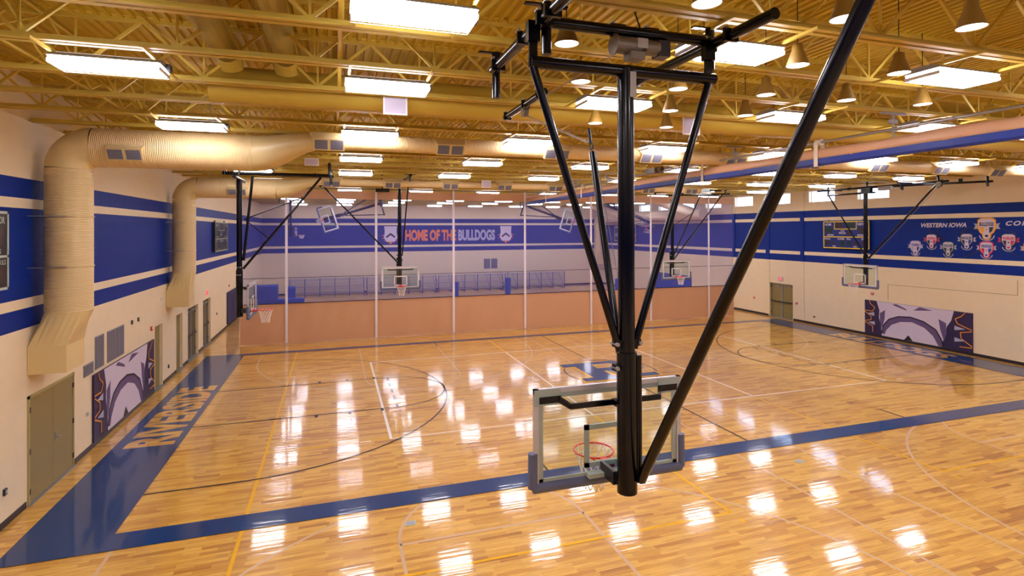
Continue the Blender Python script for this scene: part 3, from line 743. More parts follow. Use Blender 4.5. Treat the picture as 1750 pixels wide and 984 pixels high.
# cross hoops in front of the curtain (face the camera)
r = thing('basketball_hoop', 'black basketball hoop facing the camera before the HOME OF THE BULLDOGS lettering', 'basketball hoop', (-24.65, 22.0, ZP), local=True)
hang_assembly(r); end_rot(r, PI)
MB().tube((0, 0, -.1), (0, 0, 1.6), .25, 14).build('mast_extension', 'black steel', r)
pipe(r, (11.6, 0, 25.5), (.2, 0, 13.4), .12, 'side_brace')
pipe(r, (-.7, 5.5, 25.6), (-.35, .3, 14.6), .1, 'front_brace')
pipe(r, (0, -1.5, 25.72), (0, 13.5, 25.72), .16); pipe(r, (-1.3, 2, 25.5), (1.3, 2, 25.5), .17, 'cross_pipe'); stub(r, 0, -1, 25.0); stub(r, 0, 12.5, 25.0); stub(r, 11.6, 0, 24.9)
MB().tube((11.4, 0, 1.3), (.2, 0, 13.2-ZP), .02, 6).build('hoist_cable', 'cable', r)
pipe(r, (11.6, .5, 25.4), (1, .5, 25.4), .1, 'cross_pipe')
r = thing('basketball_hoop', 'black basketball hoop facing the camera in front of the right end of the curtain', 'basketball hoop', (24.4, 22.0, ZP), local=True)
hang_assembly(r); end_rot(r, PI)
pipe(r, (-6.4, 0, 25.3), (-.2, 0, 13.6), .11, 'side_brace'); pipe(r, (-11.2, 0, 25.2), (-.2, 0, 12.9), .11, 'side_brace')
pipe(r, (1.5, .3, 24.6), (-12.4, .3, 25.1), .15); pipe(r, (5.5, 1.5, 25.0), (-9.5, 1.5, 25.6), .14); stub(r, -11.5, .3, 24.9); stub(r, -1.5, 1, 24.8); stub(r, 4.5, 1.5, 24.6)
pipe(r, (-.3, 0, 19.2), (-4.6, 0, 21.6), .05, 'folding_link')
MB().tube((-11.4, 0, 1.3), (-.2, 0, 12.5-ZP), .02, 6).build('hoist_cable', 'cable', r)
# hoops folded up under the roof of the far half
for loc, rot, lab in (((-23.5, 72, 25.0), (0, -PI/2+.3, PI), 'basketball hoop folded up under the roof in the left of the far half'),
                      ((13.0, 72, 25.0), (0, PI/2-.32, PI), 'basketball hoop folded up under the roof in the right of the far half'),
                      ((-43.5, 66, 25.2), (.0, 0, -PI/2), 'small basketball hoop hanging raised by the far left corner'),
                      ((36, 70, 25.4), (-PI/2+.35, 0, PI/2), 'basketball hoop folded up before the far right windows')):
    r = thing('basketball_hoop', lab, 'basketball hoop', loc, local=True)
    hang_assembly(r); r.rotation_euler = rot
    r.scale = (1, 1, 1) if 'raised' not in lab else (.9, .9, .55)
    pipe(r, (-3, 0, 23.9), (3, 0, 23.9), .17, 'pivot_pipe')
    Mi = r.rotation_euler.to_matrix().inverted()
    for dx, dy in ((-2.5, 0), (2.5, 0)) if abs(rot[0]) < .01 and abs(rot[1]) < .01 or abs(rot[0]) > .1 else ((0, -2.5), (0, 2.5)):
        q = [Mi @ Vector((dx, dy, z)) for z in (-.6, ZT-.15-loc[2])]
        q = [Vector((v.x, v.y, v.z/r.scale.z)) for v in q]
        MB().tube(q[0], q[1], .16, 12).build('drop_hanger', 'black steel', r)
    for s in (-1, 1): pipe(r, (s*2.8, 0, 23.8), (s*.3, 0, 15), .12, 'front_brace')
    pipe(r, (0, -.9, 23.8), (0, -.5, 12), .1, 'folding_bar')

# ------------------------------------------------------------------ dividing curtain across the hall
YC = 32.7; CX0, CX1, CT = -48.7, 46.8, 25.15
cur = thing('dividing_curtain', 'tall dividing curtain across the hall, tan vinyl below see-through netting with white straps', 'curtain', (0, YC, 0))
def wavy(x, z): return YC+.06*math.sin(x*.9+z*.25)+.04*math.sin(x*2.3-z*.6)
def sheet(z0f, z1f, nx, nz, name, m):
    mb = MB(); V = []; Fc = []
    for i in range(nx+1):
        x = CX0+(CX1-CX0)*i/nx
        for j in range(nz+1):
            z = z0f(x)+(z1f(x)-z0f(x))*j/nz; V.append((x, wavy(x, z), z))
    for i in range(nx):
        for j in range(nz): Fc.append((i*(nz+1)+j, (i+1)*(nz+1)+j, (i+1)*(nz+1)+j+1, i*(nz+1)+j+1))
    return mb.add(V, Fc, 0, True).build(name, m, cur)
zt = lambda x: 6.55
sheet(lambda x: .08, zt, 160, 8, 'vinyl_skirt', 'vinyl tan')
sheet(zt, lambda x: 23.75, 160, 10, 'netting', 'netting')
sheet(lambda x: 23.75, lambda x: CT, 160, 3, 'top_band', 'vinyl tan')
for x in (-41.75, -27.45, -13.95, -.4, 13.2, 26.5, 40.4):
    MB().box((x-.19, YC-.2, .1), (x+.19, YC-.17, CT+.3)).build('strap', 'strap white', cur)
MB().box((CX0, YC-.16, 10.7), (CX1, YC-.13, 10.78)).build('seam_cord', 'print navy', cur)
MB().box((CX0, YC-.14, 6.5), (CX1, YC-.11, 6.62)).build('seam_tape', 'print navy', cur)
MB().tube((CX0, YC, CT+.35), (CX1, YC, CT+.35), .14, 12).build('top_pipe', 'cable', cur)
for x in (-45, -30, -15, 0, 15, 30, 44): MB().tube((x, YC, CT+.4), (x, YC, ZT-.1), .05, 8).build('hanger_rod', 'cable', cur)
# small motor on the curtain track
t = thing('track_motor', 'small black drive motor by the curtain top, left of the BULLDOGS hoop', 'motor', (-26.5, YC-1, 25))
MB().tube((-27.6, YC-1, 25.3), (-26, YC-1, 25.3), .32, 14).box((-26, YC-1.3, 25), (-25.3, YC-.7, 25.7)).build('motor_body', 'board black', t)
MB().box((-26.6, YC-1.1, 25.5), (-26.4, YC-.9, ZT-.1)).build('bracket', 'dark steel', t)

# ------------------------------------------------------------------ second divider, rolled up along the hall
DX = 0.0
dv = thing('rolled_divider', 'rolled up tan and blue divider curtain hanging along the roof at right', 'curtain', (DX, 0, 23.4))
Y0, Y1 = -60, 32.0
mb = MB(); n = 60
prof = [(-.16, 24.4), (-.24, 24.2), (-.28, 23.85), (-.27, 23.62), (.27, 23.62), (.28, 23.85), (.24, 24.2), (.16, 24.4)]
rings = []
for i in range(n+1):
    y = Y0+(Y1-Y0)*i/n; sag = .12*abs(math.sin(i*.52)); rings.append([(DX+a*(1+.08*math.sin(i*1.7)), y, b-(sag if b > 24.1 else sag*.2)) for a, b in prof])
mb.loft(rings, smooth=True).build('vinyl_roll', 'vinyl tan', dv)
mb = MB(); mb.loft([[(DX+a, y, b) for a, b in ((-.29, 23.64), (-.27, 23.25), (-.16, 23.12), (.16, 23.12), (.27, 23.25), (.29, 23.64))] for y in (Y0, Y1)]).build('blue_hem', 'vinyl blue', dv)
for y in (-48, -32.6, -19.4, -5.0, 8, 22):
    mb = MB(); mb.box((DX-.34, y-.17, 23.08), (DX-.31, y+.17, 24.75)).box((DX-.34, y-.17, 23.06), (DX+.34, y+.17, 23.09)).box((DX+.31, y-.17, 23.08), (DX+.34, y+.17, 24.75)).box((DX-.34, y-.17, 24.72), (DX+.34, y+.17, 24.78))
    mb.tube((DX, y-.25, 24.85), (DX, y+.25, 24.85), .24, 16)
    mb.build('lift_strap', 'strap cream', dv)
for a, b in ((Y0, -21.6), (-19.8, 13.1), (14.7, Y1)): MB().tube((DX, a, 24.85), (DX, b, 24.85), .1, 12).build('drive_pipe', 'galvanised', dv)
for y in [JY[k] for k in (3, 5, 8, 13, 15, 18)]:
    mb = MB().box((DX-1.0, y-.12, ZB-.12), (DX+1.0, y+.12, ZB)).box((DX-.06, y-.06, 25.3), (DX+.06, y+.06, ZB-.1)).box((DX-.26, y-.14, 25.2), (DX+.26, y+.14, 25.45)).box((DX-.16, y-.12, 24.68), (DX+.16, y+.12, 24.75)).bar((DX, y, 25.3), (DX, y, 24.3), .09)
    mb.build('clamp_bracket', 'grey paint', dv)
MB().box((DX-.6, -11.5, 24.75), (DX+.6, -9.6, 25.3)).tube((DX-.1, -12.2, 25.1), (DX-.1, -9.0, 25.1), .28, 14).build('drive_motor', 'winch grey', dv)

# ------------------------------------------------------------------ wall pads, printed
def banner(name, label, fr, W, H, group=None):
    t = thing(name, label, 'wall pad', fr[0])
    n = 4
    for i in range(n): 
        MB().prism(R4(i*W/n+.015, 0, (i+1)*W/n-.015, H), fr, .02, .17).build('pad_panel', 'print navy', t)
    sx = W/16.9; sy = H/6.0
    S = lambda P: [(min(W-.01, max(.01, a*sx)), min(H-.01, max(.01, b*sy))) for a, b in P]
    mb = MB(); d = [.172]
    def lay(P, m, g=None): mb.prism(S(P), fr, d[0]-.002, d[0]+.003, m); d[0] += .004
    # plain broken-up colour fields in the pad's colours
    lay([(2.2, 6), (14.4, 6), (14.0, 4.4), (13.4, 3.4), (13.1, 1.8), (12.5, 0), (3.1, 0), (3.0, 1.6), (2.6, 3.2), (2.7, 4.4)], 0)
    lay([(2.75, 3.9), (3.7, 4.6), (3.6, 3.0), (3.1, 1.3), (2.8, 2.4)], 1)
    lay([(13.3, 3.9), (12.2, 4.4), (12.5, 2.6), (13.0, 1.0), (13.35, 2.2)], 1)
    top = [(3.1, .4), (3.4, 1.9), (4.4, 3.1), (6.0, 3.8), (8.0, 4.0), (10.0, 3.6), (11.8, 2.6), (12.6, 1.2), (12.9, .05)]
    bot = [(12.2, .05), (11.4, 1.5), (10.1, 2.6), (8.2, 3.2), (6.3, 2.95), (4.8, 2.2), (3.9, 1.1), (3.6, .3)]
    q = list(zip(top, list(reversed(bot))+[bot[0]]))
    for i in range(len(q)-1): mb.prism(S([q[i][0], q[i+1][0], q[i+1][1], q[i][1]]), fr, d[0]-.002, d[0]+.003, 1)
    d[0] += .004
    for a, b in zip(top[:-1], top[1:]):
        v = Vector((b[0]-a[0], b[1]-a[1])); m_ = Vector((-v.y, v.x)).normalized()*.1
        mb.prism(S([(a[0]-m_.x, a[1]-m_.y), (b[0]-m_.x, b[1]-m_.y), (b[0]+m_.x, b[1]+m_.y), (a[0]+m_.x, a[1]+m_.y)]), fr, d[0]-.002, d[0]+.003, 2)
    d[0] += .004
    for P in ([(4.9, 5.7), (7.4, 5.0), (7.2, 5.3), (5.6, 5.9)], [(8.4, 5.2), (11.4, 5.6), (9.4, 5.9)], [(6.9, .0), (7.6, .9), (8.3, .05)]): lay(P, 1 if P[0][1] > 1 else 2)
    def zig(P):
        for a, b in zip(P[:-1], P[1:]):
            v = Vector((b[0]-a[0], b[1]-a[1])); m_ = Vector((-v.y, v.x)).normalized()*.06
            mb.prism(S([(a[0]-m_.x, a[1]-m_.y), (b[0]-m_.x, b[1]-m_.y), (b[0]+m_.x, b[1]+m_.y), (a[0]+m_.x, a[1]+m_.y)]), fr, d[0]-.002, d[0]+.003, 3)
        d[0] += .004
    zig([(.9, 6), (1.1, 5.4), (1.9, 4.8), (1.5, 4.1), (.05, 4.1)]); zig([(.05, 3.9), (1.2, 3.2), (1.2, 2.5), (.05, 2.2)]); zig([(.05, 2.0), (1.5, 1.4), (1.5, .4)])
    zig([(16.0, 6), (15.4, 5.3), (14.6, 4.8), (14.9, 4.1), (16.85, 3.4)]); zig([(16.85, 3.2), (15.3, 2.8), (15.4, 1.9), (16.85, .9)]); zig([(16.85, .7), (15.2, .6)])
    for a, b, c in ((1.8, 3.6, -1), (1.9, 2.0, -1), (14.5, 3.4, 1), (14.5, 1.6, 1)):
        lay([(a, b+.35), (a, b-.35), (a+c*1.5, b)] if c > 0 else [(a, b-.35), (a, b+.35), (a+c*1.3, b)], 4)
    mb.build('printed_pattern', ['print white', 'print purple', 'print black', 'print orange', 'print silver'], t)
    return t
banner('wall_pad', 'large printed white, navy and orange wall pad on the left wall beside the double door', ((XL, -8.9, .46), (0, 1, 0), (0, 0, 1), (1, 0, 0)), 16.4, 5.75)
banner('wall_pad', 'large printed white, navy and orange wall pad on the right wall below the conference shields', ((XR, 7.85, .42), (0, -1, 0), (0, 0, 1), (-1, 0, 0)), 17.0, 5.72)
t = thing('wall_pad', 'plain navy wall pad on the left wall beyond the curtain', 'wall pad', (XL, 52.1, .5))
for i in range(3): MB().box((XL+.02, 52.1+i*4.4, .6), (XL+.2, 52.1+i*4.4+4.37, 6.7)).build('pad_panel', 'pad navy', t)
t = thing('wall_pad', 'plain blue wall pad on the right wall beyond the curtain', 'wall pad', (XR, 57, .5))
for i in range(4): MB().box((XR-.2, 56.8+i*4.2, .6), (XR-.02, 56.8+i*4.2+4.17, 6.3)).build('pad_panel', 'mat blue', t)

# ------------------------------------------------------------------ lettering and shields on the walls
fr = ((XR-.02, 0, 0), (0, -1, 0), (0, 0, 1), (-1, 0, 0))
mb = MB(); text_polys(mb, 'WESTERN IOWA', fr, 1.8, 18.62, 6.55, .68, 0, .03, 0, .035, .25)
tag(mb.build('wall_lettering', 'print white'), 'white slanted WESTERN IOWA lettering on the right wall stripe', 'lettering')
mb = MB(); text_polys(mb, 'CONFERENCE', fr, 13.28, 18.8, 8.2, .65, 0, .03, 0, .035, .25, 1.25)
tag(mb.build('wall_lettering', 'print white'), 'white slanted CON lettering right of the largest shield, cut by the frame edge', 'lettering')
fw = ((0, YF, 0), (1, 0, 0), (0, 0, 1), (0, -1, 0))
mb = MB(); text_polys(mb, 'HOME OF THE', fw, -13.7, 15.15, 15.85, 3.5, 0, .05, 0, .05)
tag(mb.build('wall_lettering', 'print orange red'), 'orange HOME OF THE lettering on the far wall', 'lettering')
mb = MB(); text_polys(mb, 'BULLDOGS', fw, 2.8, 15.15, 12.05, 3.5, 0, .05, 0, .05)
tag(mb.build('wall_lettering', 'print silver'), 'pale BULLDOGS lettering on the far wall', 'lettering')
for cx, lab in ((-18.1, 'white emblem with orange spikes left of the HOME lettering on the far wall'), (18.5, 'white emblem with orange spikes right of the BULLDOGS lettering on the far wall')):
    t = thing('wall_emblem', lab, 'emblem', (cx, YF, 14.4))
    mb = MB()
    for k in range(9):
        a = PI*1.02+PI*.96*k/8; c_, s_ = math.cos(a), math.sin(a)
        mb.prism([(cx+2.0*c_-.22*s_, 17.0+1.9*s_+.22*c_), (cx+2.9*c_, 17.0+2.6*s_), (cx+2.0*c_+.22*s_, 17.0+1.9*s_-.22*c_)], fw, 0, .05)
    mb.prism(ell(cx, 14.7, .5, .4, 12), fw, 0, .06)
    mb.build('spike', 'print orange red', t)
    MB().prism([(cx-1.9, 19.7), (cx+1.9, 19.7), (cx+1.75, 18), (cx+2.0, 16.2), (cx+1.2, 15.0), (cx-1.2, 15.0), (cx-2.0, 16.2), (cx-1.75, 18)], fw, 0, .07).build('field', 'print white', t)
    MB().prism([(cx-1.4, 16.6), (cx, 17.7), (cx+1.4, 16.6), (cx+1.2, 16.1), (cx, 17.0), (cx-1.2, 16.1)], fw, .07, .09).build('band', 'print navy', t)

def shield(yc, zc, w, h, word, rimm, c1, c2, wc, rb, lab):
    t = thing('conference_shield', lab, 'shield sign', (XR, yc, zc), 'conference shields on the right wall')
    x0 = -yc; Q = lambda P: [(x0+a*w, zc+b*h) for a, b in P]
    for s in (-1, 1): MB().prism(Q([(s*.30, .22), (s*.5, .27), (s*.44, .15), (s*.5, .02), (s*.30, .02)]), fr, 0, .02).build('ribbon', rb, t)
    arcp = [(x0+.30*w*math.cos(a), zc-.26*h+.24*h*math.sin(a)) for a in [PI+PI*k/10 for k in range(11)]]+[(x0+.26*w*math.cos(a), zc-.26*h+.20*h*math.sin(a)) for a in [2*PI-PI*k/10 for k in range(11)]]
    MB().prism(arcp, fr, 0, .02).build('scroll', 'print silver', t)
    body = [(-.34, .42), (-.2, .5), (.2, .5), (.34, .42), (.37, .1), (.28, -.12), (.14, -.26), (-.14, -.26), (-.28, -.12), (-.37, .1)]
    MB().prism(Q([(a*1.0, b) for a, b in body]), fr, .0, .035).prism(ell(x0, zc-.28*h, .17*w, .17*h, 20), fr, 0, .036).build('rim', rimm, t)
    f_ = MB().prism(Q([(a*.84, b*.84+.03) for a, b in body]), fr, .03, .05).build('field', 'print white', t)
    for s, c in ((-1, c1), (1, c2)):
        MB().prism(Q([(s*.27, .1), (s*.1, .1), (s*.1, -.16), (s*.2, -.09)]), fr, .05, .06).build('panel', c, t)
    m_ = MB(); text_polys(m_, word, fr, x0-.27*w, zc+.14*h, .54*w, .17*h, 0, .065, 0, .04)
    m_.build('word', wc, t)
    MB().prism(ell(x0, zc-.0*h, .04*w, .04*h, 8), fr, .05, .06).build('star', c1, t)
    k = MB().prism(ell(x0, zc-.28*h, .125*w, .125*h, 20), fr, .03, .055).build('medallion', 'print white', t)
    MB().prism(ell(x0, zc-.28*h, .07*w, .055*h, 12), fr, .055, .06).build('medallion_mark', c2, k)
SH = [(-10.95, 18.3, 3.3, 3.3, 'BULLDOGS', 'print gold', 'print gold', 'print slate', 'print slate', 'print silver', 'largest shield, gold rimmed, reading BULLDOGS'),
      (-.9, 15.3, 2.4, 2.45, 'TIGERS', 'print silver', 'print silver', 'print blue', 'print blue', 'print silver', 'pale shield reading TIGERS, leftmost of the wall shields'),
      (-3.38, 16.4, 2.45, 2.45, 'CARDINALS', 'print slate', 'print slate', 'print crimson', 'print crimson', 'print crimson', 'shield with crimson ribbons reading CARDINALS'),
      (-5.8, 15.3, 2.4, 2.45, 'WOLVES', 'print green', 'print green', 'print green', 'print green', 'print silver', 'green rimmed shield reading WOLVES'),
      (-8.35, 16.5, 2.5, 2.5, 'EAGLES', 'print slate', 'print slate', 'print blue', 'print slate', 'print silver', 'dark rimmed shield reading EAGLES left of the largest shield'),
      (-10.9, 15.35, 2.55, 2.5, 'VIKINGS', 'print crimson', 'print crimson', 'print blue', 'print blue', 'print silver', 'crimson rimmed shield reading VIKINGS under the largest shield'),
      (-13.6, 16.5, 2.6, 2.5, 'WHEELERS', 'print slate', 'print slate', 'print crimson', 'print crimson', 'print crimson', 'shield with crimson ribbons reading WHEELERS right of the largest shield'),
      (-16.2, 15.4, 2.55, 2.5, 'RAMS', 'print orange', 'print orange', 'print slate', 'print slate', 'print silver', 'orange rimmed shield cut by the right frame edge')]
for s in SH[:-1]: shield(*s)
# last shield lies almost wholly outside the frame; it carries no word
s = SH[-1]
t = thing('conference_shield', s[-1], 'shield sign', (XR, s[0], s[1]), 'conference shields on the right wall')
x0, zc, w_, h_ = -s[0], s[1], s[2], s[3]
for q in (-1, 1): MB().prism([(x0+q*.30*w_, zc+.22*h_), (x0+q*.5*w_, zc+.27*h_), (x0+q*.44*w_, zc+.15*h_), (x0+q*.5*w_, zc+.02*h_), (x0+q*.30*w_, zc+.02*h_)], fr, 0, .02).build('ribbon', 'print silver', t)
bd = [(-.34, .42), (-.2, .5), (.2, .5), (.34, .42), (.37, .1), (.28, -.12), (.14, -.26), (-.14, -.26), (-.28, -.12), (-.37, .1)]
MB().prism([(x0+a*w_, zc+b*h_) for a, b in bd], fr, 0, .035).build('rim', 'print orange', t)
MB().prism([(x0+a*.84*w_, zc+(b*.84+.03)*h_) for a, b in bd], fr, .03, .05).build('field', 'print white', t)

# dark tracery printed behind the shields
tr = thing('wall_graphic', 'dark blue tracery printed on the stripe behind the conference shields', 'wall graphic', (XR, -8, 14.2))
def stroke(P, w0):
    mb = MB()
    for i in range(len(P)-1):
        a, b = Vector(P[i]), Vector(P[i+1]); d = (b-a).normalized(); n_ = Vector((-d.y, d.x))*w0*(1-.7*i/len(P)); a2 = a-d*w0*.3; b2 = b+d*w0*.3
        mb.prism([tuple(a2+n_), tuple(a2-n_), tuple(b2-n_), tuple(b2+n_)], fr, -.012, -.006)
    mb.build('tracery_line', 'print deep blue', tr)
for P, w0 in (([(2.4, 19.8), (2.7, 18.8), (3.4, 17.6), (3.6, 16.0), (3.2, 14.2)], .14), ([(4.0, 19.8), (4.1, 18.6), (4.6, 17.2), (5.6, 16.2)], .2), ([(5.0, 19.6), (5.8, 19.9), (6.4, 19.4), (6.0, 18.9)], .14),
              ([(7.6, 17.8), (8.6, 18.6), (10.0, 18.2), (12.0, 18.6), (14.4, 17.8)], .15), ([(8.0, 14.2), (9.4, 15.0), (11.0, 16.0), (13.0, 15.6), (15.0, 14.4)], .15)):
    Q_ = []
    for i in range(len(P)-1):
        for k in range(5): Q_.append(tuple(Vector(P[i]).lerp(Vector(P[i+1]), k/5)))
    stroke(Q_+[P[-1]], w0)

# ------------------------------------------------------------------ scoreboards
def scoreboard(label, fr, W, H, lit=True, words=True):
    t = thing('scoreboard', label, 'scoreboard', fr[0])
    MB().prism(R4(0, 0, W, H), fr, .02, .5).build('cabinet', 'blue print' if lit else 'board black', t)
    ym = 'yellow line' if lit else 'frame grey'
    mb = MB(); e = .1
    for a in ([R4(0, 0, W, e*1.6), R4(0, H-e*1.6, W, H), R4(0, 0, e*1.6, H), R4(W-e*1.6, 0, W, H), R4(0, .41*H, W, .41*H+e*1.5)]): mb.prism(a, fr, .5, .53)
    for a in (R4(.25*W, .72*H, .25*W+e, H), R4(.73*W, .72*H, .73*W+e, H), R4(.25*W, .70*H, .73*W+e, .70*H+e*1.3)): mb.prism(a, fr, .5, .53)
    mb.build('trim_line', ym, t)
    for (a, b, c, d, m) in ((.27, .74, .44, .95, 'led brown'), (.53, .74, .70, .95, 'led green'), (.04, .56, .20, .78, 'led green'), (.78, .56, .94, .78, 'led brown'),
                            (.04, .12, .15, .30, 'led brown'), (.21, .13, .26, .24, 'led brown'), (.38, .10, .48, .29, 'led green'), (.53, .10, .6, .29, 'led green'), (.68, .12, .74, .24, 'led brown'), (.85, .10, .95, .29, 'led brown'), (.54, .48, .6, .64, 'led brown')):
        MB().prism(R4(a*W, b*H, c*W, d*H), fr, .5, .512).build('digit_display', m, t)
    if words:
        for wd, a, b, c, d in (('HOME', .04, .84, .15, .09), ('VISITOR', .75, .84, .2, .09), ('BONUS', .1, .46, .14, .065), ('BONUS', .76, .46, .14, .065), ('POSS', .4, .62, .08, .05), ('PERIOD', .36, .53, .15, .075),
                               ('FOULS', .03, .32, .13, .065), ('PLAYER', .33, .32, .15, .065), ('FOUL', .53, .32, .09, .065), ('FOULS', .84, .32, .12, .065), ('TOL', .21, .04, .08, .07), ('TOL', .67, .04, .08, .07)):
            mb = MB(); text_polys(mb, wd, fr, a*W, b*H, c*W, d*H, 0, .53, 0, .03)
            mb.build('caption', 'print white' if lit else 'frame grey', t)
    MB().prism(ell(.1*W, H+.15, .12, .12, 10), fr, .1, .3).prism(ell(.85*W, H+.15, .12, .12, 10), fr, .1, .3).build('mount_lug', 'dark steel', t)
    return t
scoreboard('blue scoreboard with yellow outlines high on the right wall behind the hoop', ((XR, 15.95, 14.88), (0, -1, 0), (0, 0, 1), (-1, 0, 0)), 9.33, 4.95)
scoreboard('black scoreboard high on the left wall beyond the second duct riser', ((XL, 39.2, 14.9), (0, 1, 0), (0, 0, 1), (1, 0, 0)), 11.2, 5.1, False)
scoreboard('dark scoreboard at the left frame edge on the left wall', ((XL, -31.0, 14.9), (0, 1, 0), (0, 0, 1), (1, 0, 0)), 8.5, 4.8, False)
scoreboard('faint blue scoreboard on the right wall seen through the netting', ((XR, 97.0, 14.7), (0, -1, 0), (0, 0, 1), (-1, 0, 0)), 13.5, 5.0)

# ------------------------------------------------------------------ wall hardware
def grille(label, fr, W, H, vertical=True):
    t = thing('wall_grille', label, 'wall vent', fr[0])
    MB().prism(R4(0, 0, W, H), fr, .01, .06).build('frame', 'grille slat', t)
    MB().prism(R4(.08, .08, W-.08, H-.08), fr, .06, .07).build('backing', 'grille dark', t)
    mb = MB(); n = int(W/.2) if vertical else int(H/.2)
    for i in range(n):
        if vertical: mb.prism(R4(.1+i*(W-.2)/n, .08, .1+i*(W-.2)/n+.07, H-.08), fr, .07, .1)
        else: mb.prism(R4(.08, .1+i*(H-.2)/n, W-.08, .1+i*(H-.2)/n+.07), fr, .07, .1)
    mb.build('slat', 'grille slat', t)
lf = lambda y, z: ((XL, y, z), (0, 1, 0), (0, 0, 1), (1, 0, 0))
grille('short wall vent low on the left wall beside the double door', lf(-10.55, 6.4), 1.9, 1.0)
grille('tall wall vent above the left corner of the left wall pad', lf(-8.3, 6.5), 1.9, 2.85)
grille('tall wall vent above the left wall pad, left one of a close pair', lf(-5.65, 6.5), 1.95, 2.85)
grille('tall wall vent above the left wall pad, right one of a close pair', lf(-3.5, 6.5), 2.0, 2.85)
grille('wall vent on the far wall under the BULLDOGS lettering, left one of two', ((11.1, YF, 6.1), (1, 0, 0), (0, 0, 1), (0, -1, 0)), 2.1, 3.2)
grille('wall vent on the far wall under the BULLDOGS lettering, right one of two', ((13.5, YF, 6.1), (1, 0, 0), (0, 0, 1), (0, -1, 0)), 2.1, 3.2)
def alarm(label, o, s, along):
    t = thing('fire_alarm', label, 'fire alarm', o); x, y, z = o
    if along == 'y':
        MB().box((x, y-.2, z-.22), (x+s*.14, y+.2, z+.22)).build('body', 'red', t); MB().box((x+s*.14, y-.17, z+.0), (x+s*.2, y+.02, z+.17)).build('strobe', 'white paint', t)
    else:
        MB().box((x-.2, y, z-.22), (x+.2, y+s*.14, z+.22)).build('body', 'red', t); MB().box((x-.17, y+s*.14, z), (x+.02, y+s*.2, z+.17)).build('strobe', 'white paint', t)
alarm('red fire alarm on the left wall beside the first single door', (XL, 6.9, 7.5), 1, 'y')
alarm('red fire alarm on the left wall above the plain navy pad', (XL, 54.6, 7.8), 1, 'y')
alarm('red fire alarm on the right wall above the printed pad', (XR, 6.5, 7.3), -1, 'y')
alarm('red fire alarm pull right of the right wall double doors', (XR, 22.8, 3.6), -1, 'y')
alarm('small red fire alarm at the curtain end of the right wall', (XR, 34.5, 3.4), -1, 'y')
alarm('red fire alarm on the far wall, left of the hoop mast', (-22.6, YF, 9.6), -1, 'x')
alarm('red fire alarm on the far wall, right of the wall vents', (25.3, YF, 9.6), -1, 'x')
def small(name, label, cat, y, z, w, h, m, x=XL, s=1, d=.12):
    t = MB().box((x, y-w/2, z-h/2), (x+s*d, y+w/2, z+h/2)).box((x+s*d, y-w/4, z-h/4), (x+s*(d+.03), y+w/4, z+h/4), 1).build(name, [m, 'frame grey'])
    tag(t, label, cat)
small('control_box', 'small dark box on the left wall above the wall vents, left one', 'box', .7, 9.2, .3, .4, 'dark steel')
small('control_box', 'small dark box on the left wall above the wall vents, right one', 'box', 2.6, 9.2, .3, .4, 'dark steel')
small('wall_speaker', 'small white box high on the left wall under the second duct', 'wall box', 10.4, 10.3, .5, .75, 'white paint')
small('exit_sign', 'pink exit sign above the farther left wall doors', 'exit sign', 35.2, 8.5, 1.0, .7, 'exit pink')
small('switch_plate', 'small grey wall plate between the double door and the left wall pad', 'wall plate', -9.9, 3.25, .3, .3, 'aluminium')
small('switch_plate', 'small dark plate near the floor between two left wall doors', 'wall plate', 13.6, 1.7, .3, .4, 'dark steel')
small('switch_plate', 'small dark plate on the left wall just before the curtain', 'wall plate', 42.8, 4.0, .3, .4, 'dark steel')
small('wall_outlet', 'small outlet plate low at the left frame edge', 'wall plate', -21.9, 2.2, .3, .4, 'dark steel')
small('wall_outlet', 'small grey outlet low on the right wall', 'wall plate', 18.6, 1.5, .35, .3, 'dark steel', XR, -1)
t = thing('exit_sign', 'pink lit EXIT sign over the right wall double doors', 'exit sign', (XR, 26.9, 7.7))
MB().box((XR-.14, 26.3, 7.7), (XR-.02, 27.5, 8.5)).build('housing', 'aluminium', t)
mb = MB(); text_polys(mb, 'EXIT', ((XR-.14, 27.4, 7.8), (0, -1, 0), (0, 0, 1), (-1, 0, 0)), 0, 0, 1.0, .6, 0, .012, 0, .03); mb.build('word', 'exit pink', t)
# routed outline on the right wall
mb = MB()
for a, b in (((3.7, 9.1), (-14.6, 9.35)), ((-14.6, 9.35), (-14.6, 11.4)), ((3.7, 9.1), (3.7, 6.5))): mb.bar((XR-.01, a[0], a[1]), (XR-.01, b[0], b[1]), .03, .05)
tag(mb.build('wall_conduit', 'shade tan'), 'thin tan conduit line on the right wall above the printed pad', 'conduit')
# floor plates
for x, y, lab in ((-29.7, -29.4, 'small grey floor plate in front of the near sideline, left'), (.85, -29.8, 'small grey floor plate in front of the near sideline, right'), (-29.8, 30.4, 'small dark floor plate before the left half of the curtain'), (1.1, 31.1, 'small dark floor plate before the middle of the curtain')):
    MBX = MB().box((x-.32, y-.26, 0), (x+.32, y+.26, .03)).box((x-.26, y-.2, .03), (x+.26, y+.2, .04), 1)
    tag(MBX.build('floor_plate', ['frame grey', 'grey paint']), lab, 'floor plate')

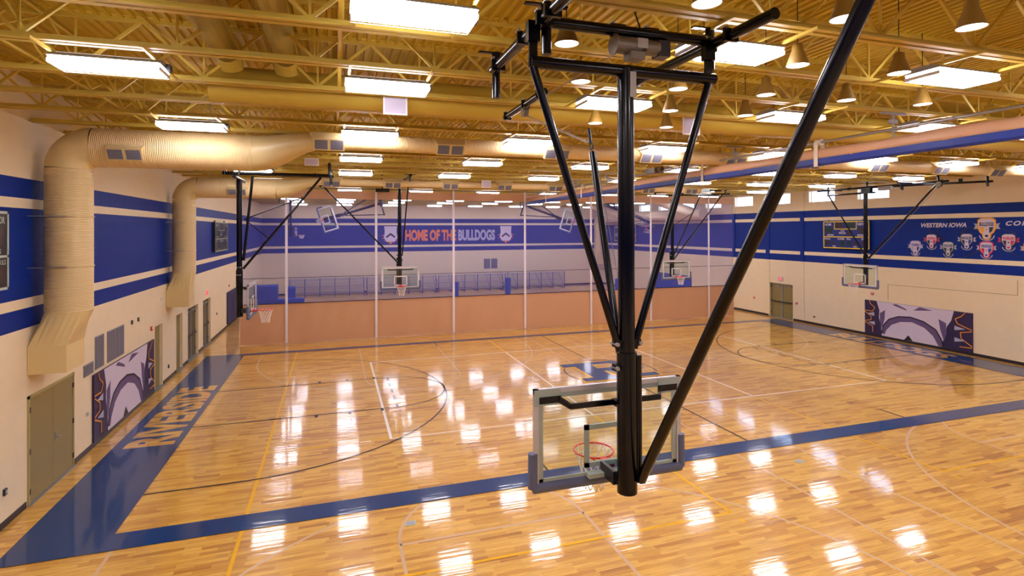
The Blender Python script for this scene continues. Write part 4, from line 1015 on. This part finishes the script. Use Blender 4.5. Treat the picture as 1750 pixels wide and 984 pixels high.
# ------------------------------------------------------------------ far half: bleachers, mats, padded posts
for i, (a, b) in enumerate(((-46.2, -26.2), (-25.6, -5.6), (-5.0, 15.0), (15.6, 35.6))):
    t = thing('bleacher', 'silver slatted bleacher along the far wall, '+['leftmost of four', 'second from the left', 'third from the left', 'rightmost of four'][i], 'bleacher', ((a+b)/2, 99, 0), 'bleachers along the far wall')
    mb = MB()
    for k in range(5): mb.box((a, 97.6+k*1.1, .9+k*.85), (b, 98.4+k*1.1, 1.0+k*.85))
    mb.build('seat_plank', 'bleacher silver', t)
    mb = MB()
    for k in range(16): mb.box((a, 97.35, .8+k*.27), (b, 97.45, .93+k*.27))
    mb.build('front_slats', 'bleacher silver', t)
    mb = MB(); n = 5
    for k in range(n+1):
        x = a+.1+(b-a-.2)*k/n; mb.bar((x, 97.25, 0), (x, 97.25, 5.2), .14); mb.bar((x, 97.3, .1), (x, 103, .1), .14); mb.bar((x, 97.3, .6), (x, 102.6, 4.7), .12)
    mb.build('support_frame', 'print blue', t)
    MB().bar((a, 97.2, 5.2), (b, 97.2, 5.2), .1).bar((a, 97.2, 3.0), (b, 97.2, 3.0), .12).build('guard_rail', 'print silver', t)
def block(name, lab, cat, a, b, m):
    x0, y0, z0 = a; x1, y1, z1 = b; e = .18
    ring = lambda z, k: [(x0+k, y0+k, z), (x1-k, y0+k, z), (x1-k, y1-k, z), (x0+k, y1-k, z)]
    tag(MB().loft([ring(z0, e), ring(z0+e, 0), ring(z1-e, 0), ring(z1, e)]).build(name, m), lab, cat)
block('gym_mat', 'tall blue mat block at the far left behind the netting', 'gym mat', (-52.5, 78, 0), (-47.4, 82, 5.3), 'mat blue')
block('gym_mat', 'narrow upright blue mat block right of the tall one behind the netting', 'gym mat', (-45.4, 78, 0), (-43.4, 81, 4.8), 'mat blue')
block('gym_mat', 'low blue mat block lying between the upright ones behind the netting', 'gym mat', (-47.3, 76, 0), (-41.2, 77.8, 2.3), 'mat blue')
for x, y, h, lab in ((8.0, 70, 6.2, 'blue padded net post right of the middle behind the netting'), (-5.6, 70, 5.6, 'blue padded net post left of the middle behind the netting'), (39.6, 70, 5.0, 'blue padded net post at right behind the netting')):
    t = thing('net_post', lab, 'net post', (x, y, 0))
    MB().loft([[(x+.75*math.cos(2*PI*k/8+PI/8), y+.75*math.sin(2*PI*k/8+PI/8), z) for k in range(8)] for z in (.05, h)]).build('post_pad', 'mat blue', t)
    MB().tube((x, y, 0), (x, y, h+1.6), .14, 12).box((x-.3, y-.05, h+1.2), (x+.3, y+.05, h+1.3)).build('post', 'grey paint', t)
